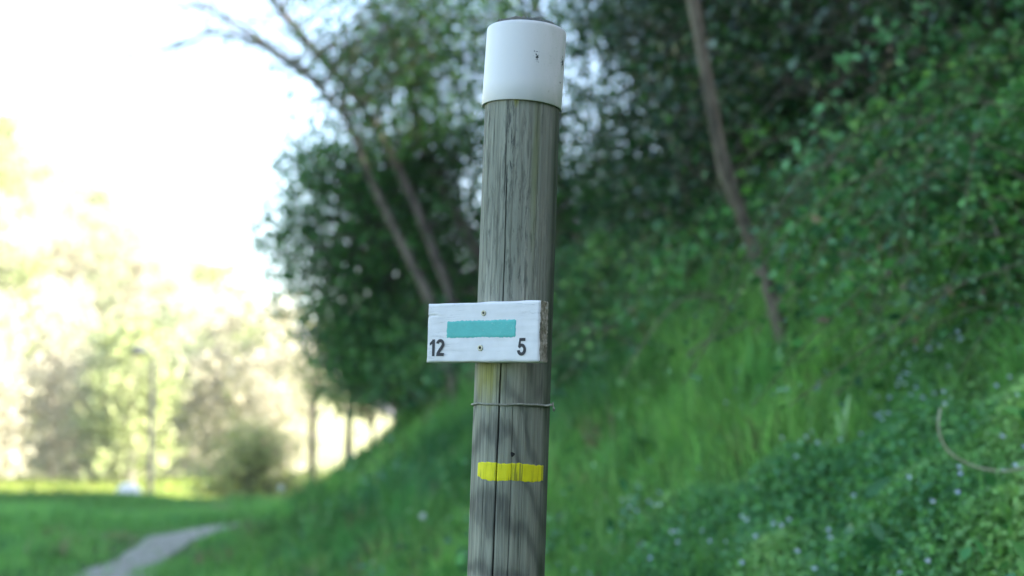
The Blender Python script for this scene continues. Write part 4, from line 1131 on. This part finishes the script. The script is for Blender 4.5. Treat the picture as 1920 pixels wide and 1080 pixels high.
# unseen trees added behind the camera to darken the post's right side
src = [o for o in bpy.data.objects if o.name.startswith('woodland_tree')][:3]
for k, (xx, yy, lab) in enumerate([(3.4, -3.0, 'added unseen tree behind the camera on the right, blocking sky light'),
        (1.4, -5.2, 'added unseen tree straight behind the camera, blocking sky light'), (3.0, -6.5, 'added unseen tree farthest behind the camera, blocking sky light')]):
    dup(src[k % 3], (xx, yy, gz(xx, yy)), k * 1.7, 1.15, lab, 'trees of the shaded wood on the upper bank')

# ================================================================== SMALL THINGS ON THE BANK
def px_tube(root, pts, d, rad, name, mat, sides=6, label=None):
    P = smooth_path([at(q[0], q[1], d + (q[2] if len(q) > 2 else 0)) for q in pts], 24) - np.array(root.location)
    b = Builder(); b.tube(P, np.linspace(rad[0], rad[1], 24), sides)
    o = link(name, b.mesh(name, True, False), M[mat], root)
    if label: o['label'] = label
    return o
roots = {o['label']: o for o in bpy.data.objects if o.type == 'EMPTY' and 'label' in o}
rA = roots['palest and leftmost of the leaning trunks behind the sign board']; rA2 = roots['dark leaning trunk whose top reaches out toward the open sky']
px_tube(rA, [(604, 171), (545, 120), (470, 75), (400, 62), (330, 88), (215, 104)], 14.0, (0.022, 0.006), 'bough', 'bark')
px_tube(rA, [(655, 235), (590, 150), (520, 95), (450, 60), (415, 30), (370, 8)], 14.1, (0.024, 0.006), 'bough', 'bark')
px_tube(rA, [(470, 75), (380, 60), (300, 95), (180, 145), (80, 140)], 14.0, (0.011, 0.004), 'bough', 'bark')
px_tube(rA, [(400, 62), (385, 40), (372, 12), (365, -20)], 14.0, (0.011, 0.005), 'bough', 'bark')
px_tube(rA2, [(590, 95), (540, 60), (470, 38), (420, 42), (395, 70)], 14.9, (0.018, 0.006), 'bough', 'bark')
px_tube(rA2, [(690, 215), (650, 120), (640, 40), (610, -30)], 14.9, (0.016, 0.006), 'bough', 'bark')

def twiglets(root, pts, d, n, seed):
    g = np.random.default_rng(seed); b = Builder(); P = smooth_path([at(q[0], q[1], d) for q in pts], 40)
    LQ = []
    for k in range(n):
        i = g.integers(3, 40); q = P[i]; t_ = P[min(i + 1, 39)] - P[i - 2]; t_ /= np.linalg.norm(t_) + 1e-9
        L = g.uniform(.15, .55); dr = unit(t_ * 0.8 + g.normal(size=3) * .6)
        e = q + dr * L; m_ = (q + e) / 2 + g.normal(size=3) * .06 * L
        b.tube(smooth_path([q, m_, e], 5) - np.array(root.location), np.linspace(.006, .002, 5), 4, cap=False)
        LQ += [e + g.normal(size=3) * .04 for _ in range(3)] + [m_ + g.normal(size=3) * .05]
    link('twigs', b.mesh('twigs', True, False), M['bark'], root)['kind'] = 'stuff'
    LQ = np.array(LQ) - np.array(root.location)
    v, f, cc = leaves(LQ, .045, .028, pal(len(LQ), MD, g), .3, g)
    link('young_leaves', mesh_np('young_leaves', v, f, cc), M['leaf'], root)['kind'] = 'stuff'
twiglets(rA, [(604, 171), (545, 120), (470, 75), (400, 62), (330, 88), (215, 104)], 14.0, 80, 1)
twiglets(rA, [(655, 235), (590, 150), (520, 95), (450, 60), (415, 30), (370, 8)], 14.1, 60, 2)
twiglets(rA2, [(720, 270), (690, 215), (640, 150), (590, 95), (540, 35), (505, -10)], 14.9, 70, 3)

def loose(name, pts, d, rad, mat, label, cat, sides=7):
    P = smooth_path([at(q[0], q[1], d + (q[2] if len(q) > 2 else 0)) for q in pts], 22)
    b = Builder(); b.tube(P - P[0], np.interp(np.linspace(0, 1, 22), np.linspace(0, 1, len(rad)), rad), sides)
    o = link(name, b.mesh(name, True, False), M[mat]); o.location = P[0]
    return tag(o, label, cat)
loose('dry_stem', [(1985, 905, .05), (1930, 879), (1880, 884), (1825, 874), (1780, 848), (1760, 808), (1763, 765, .03)], 3.6, [.0035, .0033, .003, .002], 'twig', 'pale dried stem curving in a hook over the herbs at far right', 'stem')
loose('cut_twig', [(1722, 427), (1745, 437), (1770, 449)], 6.0, [.014, .013, .013], 'twig', 'short pale cut twig lying in the brambles upper right', 'twig')
loose('fallen_stick', [(1290, 668, .1), (1320, 642), (1360, 628, -.05), (1420, 600)], 6.0, [.005, .004, .003], 'bark', 'grey fallen stick at the foot of the slim trunk', 'stick')

def big_leaves(name, label, px, py, d, n, L, col, seed, spread=0.6, rise=0.7, wf=1.0):
    """broad leaves from one root"""
    g = random.Random(seed); p = hit(px, py); z = gz(p.x, p.y)
    root = empty(name, (p.x, p.y, z), label, 'plant')
    for k in range(n):
        a = 6.28 * k / n + g.uniform(-.4, .4); ln = L * g.uniform(.75, 1.15); w_ = ln * g.uniform(.26, .36) * wf; up_ = rise * g.uniform(.7, 1.2)
        t = np.linspace(0, 1, 9); dirx, diry = math.cos(a) * spread, math.sin(a) * spread
        mid = np.stack([dirx * ln * t, diry * ln * t, up_ * ln * (t - 0.45 * t * t)], -1)
        sd = np.array([-math.sin(a), math.cos(a), 0]); wd = w_ * np.sin(np.pi * np.clip(t, 0.03, 1) ** 0.8) ** 0.8 * .5 + 0.003; wd[-1] = 0.001
        V = np.vstack([mid - sd * wd[:, None] + [0, 0, .02 * ln], mid, mid + sd * wd[:, None] + [0, 0, .02 * ln]])
        F = [(i + r * 9, i + 1 + r * 9, i + 10 + r * 9, i + 9 + r * 9) for r in (0, 1) for i in range(8)]
        c = np.array(col) * g.uniform(.8, 1.2)
        link('leaf', mesh_np('leaf', V, np.array(F), np.tile(c, (27, 1)), smooth=True), M['leaf'], root)
    return root
big_leaves('broadleaf_plant', 'plant with upright dark pointed leaves at the lower right edge', 1525, 1110, 2.95, 5, 0.20, (0.045, 0.17, 0.04), 1, .35, 1.5)
big_leaves('broadleaf_plant', 'broad-leaved plant low on the right, under the tall grass', 1775, 700, 4.6, 7, 0.30, (0.05, 0.20, 0.05), 2)
big_leaves('broadleaf_plant', 'broad-leaved plant beside the hooked dry stem', 1850, 960, 3.3, 6, 0.17, (0.05, 0.19, 0.05), 3)
big_leaves('broadleaf_plant', 'leafy clump round the foot of the slim trunk', 1470, 690, 6.5, 9, 0.26, (0.05, 0.19, 0.045), 6, .7, .8)
big_leaves('broadleaf_plant', 'dark broad-leaved clump in the grass halfway up the bank', 1230, 860, 5.2, 7, 0.24, (0.035, 0.15, 0.04), 4)
big_leaves('broadleaf_plant', 'pale upright leaf standing above the herbs right of the post', 1580, 860, 3.9, 2, 0.24, (0.20, 0.38, 0.16), 5, .14, 1.5, .45)

M['fluff'] = leaf_mat('seed_fluff', 0.4, 0.8, 0.1)
def dandelion(px, py, d, r, lab):
    p = at(px, py, d); z = gz(p.x, p.y); g = np.random.default_rng(int(px))
    root = empty('dandelion_clock', (p.x, p.y, z), lab, 'flower')
    hh = p.z - z
    b = Builder(); b.tube([(0, 0, -.02), (.01, 0, hh * .5), (0, 0, hh)], .003, 5, (.12, .2, .06)); link('stalk', b.mesh('stalk'), M['stem'], root)
    n = 160; q = unit(g.normal(size=(n, 3)))
    v, f, cc = leaves(q * r * .9 + [0, 0, hh], r * .5, r * .35, np.full((n, 3), .75), 0, g)
    link('seed_head', mesh_np('seed_head', v, f, cc), M['fluff'], root)
dandelion(527, 915, 13.3, .028, 'white dandelion clock far down the bank near the path')
dandelion(793, 968, 8.6, .02, 'white dandelion clock in the grass just left of the post')
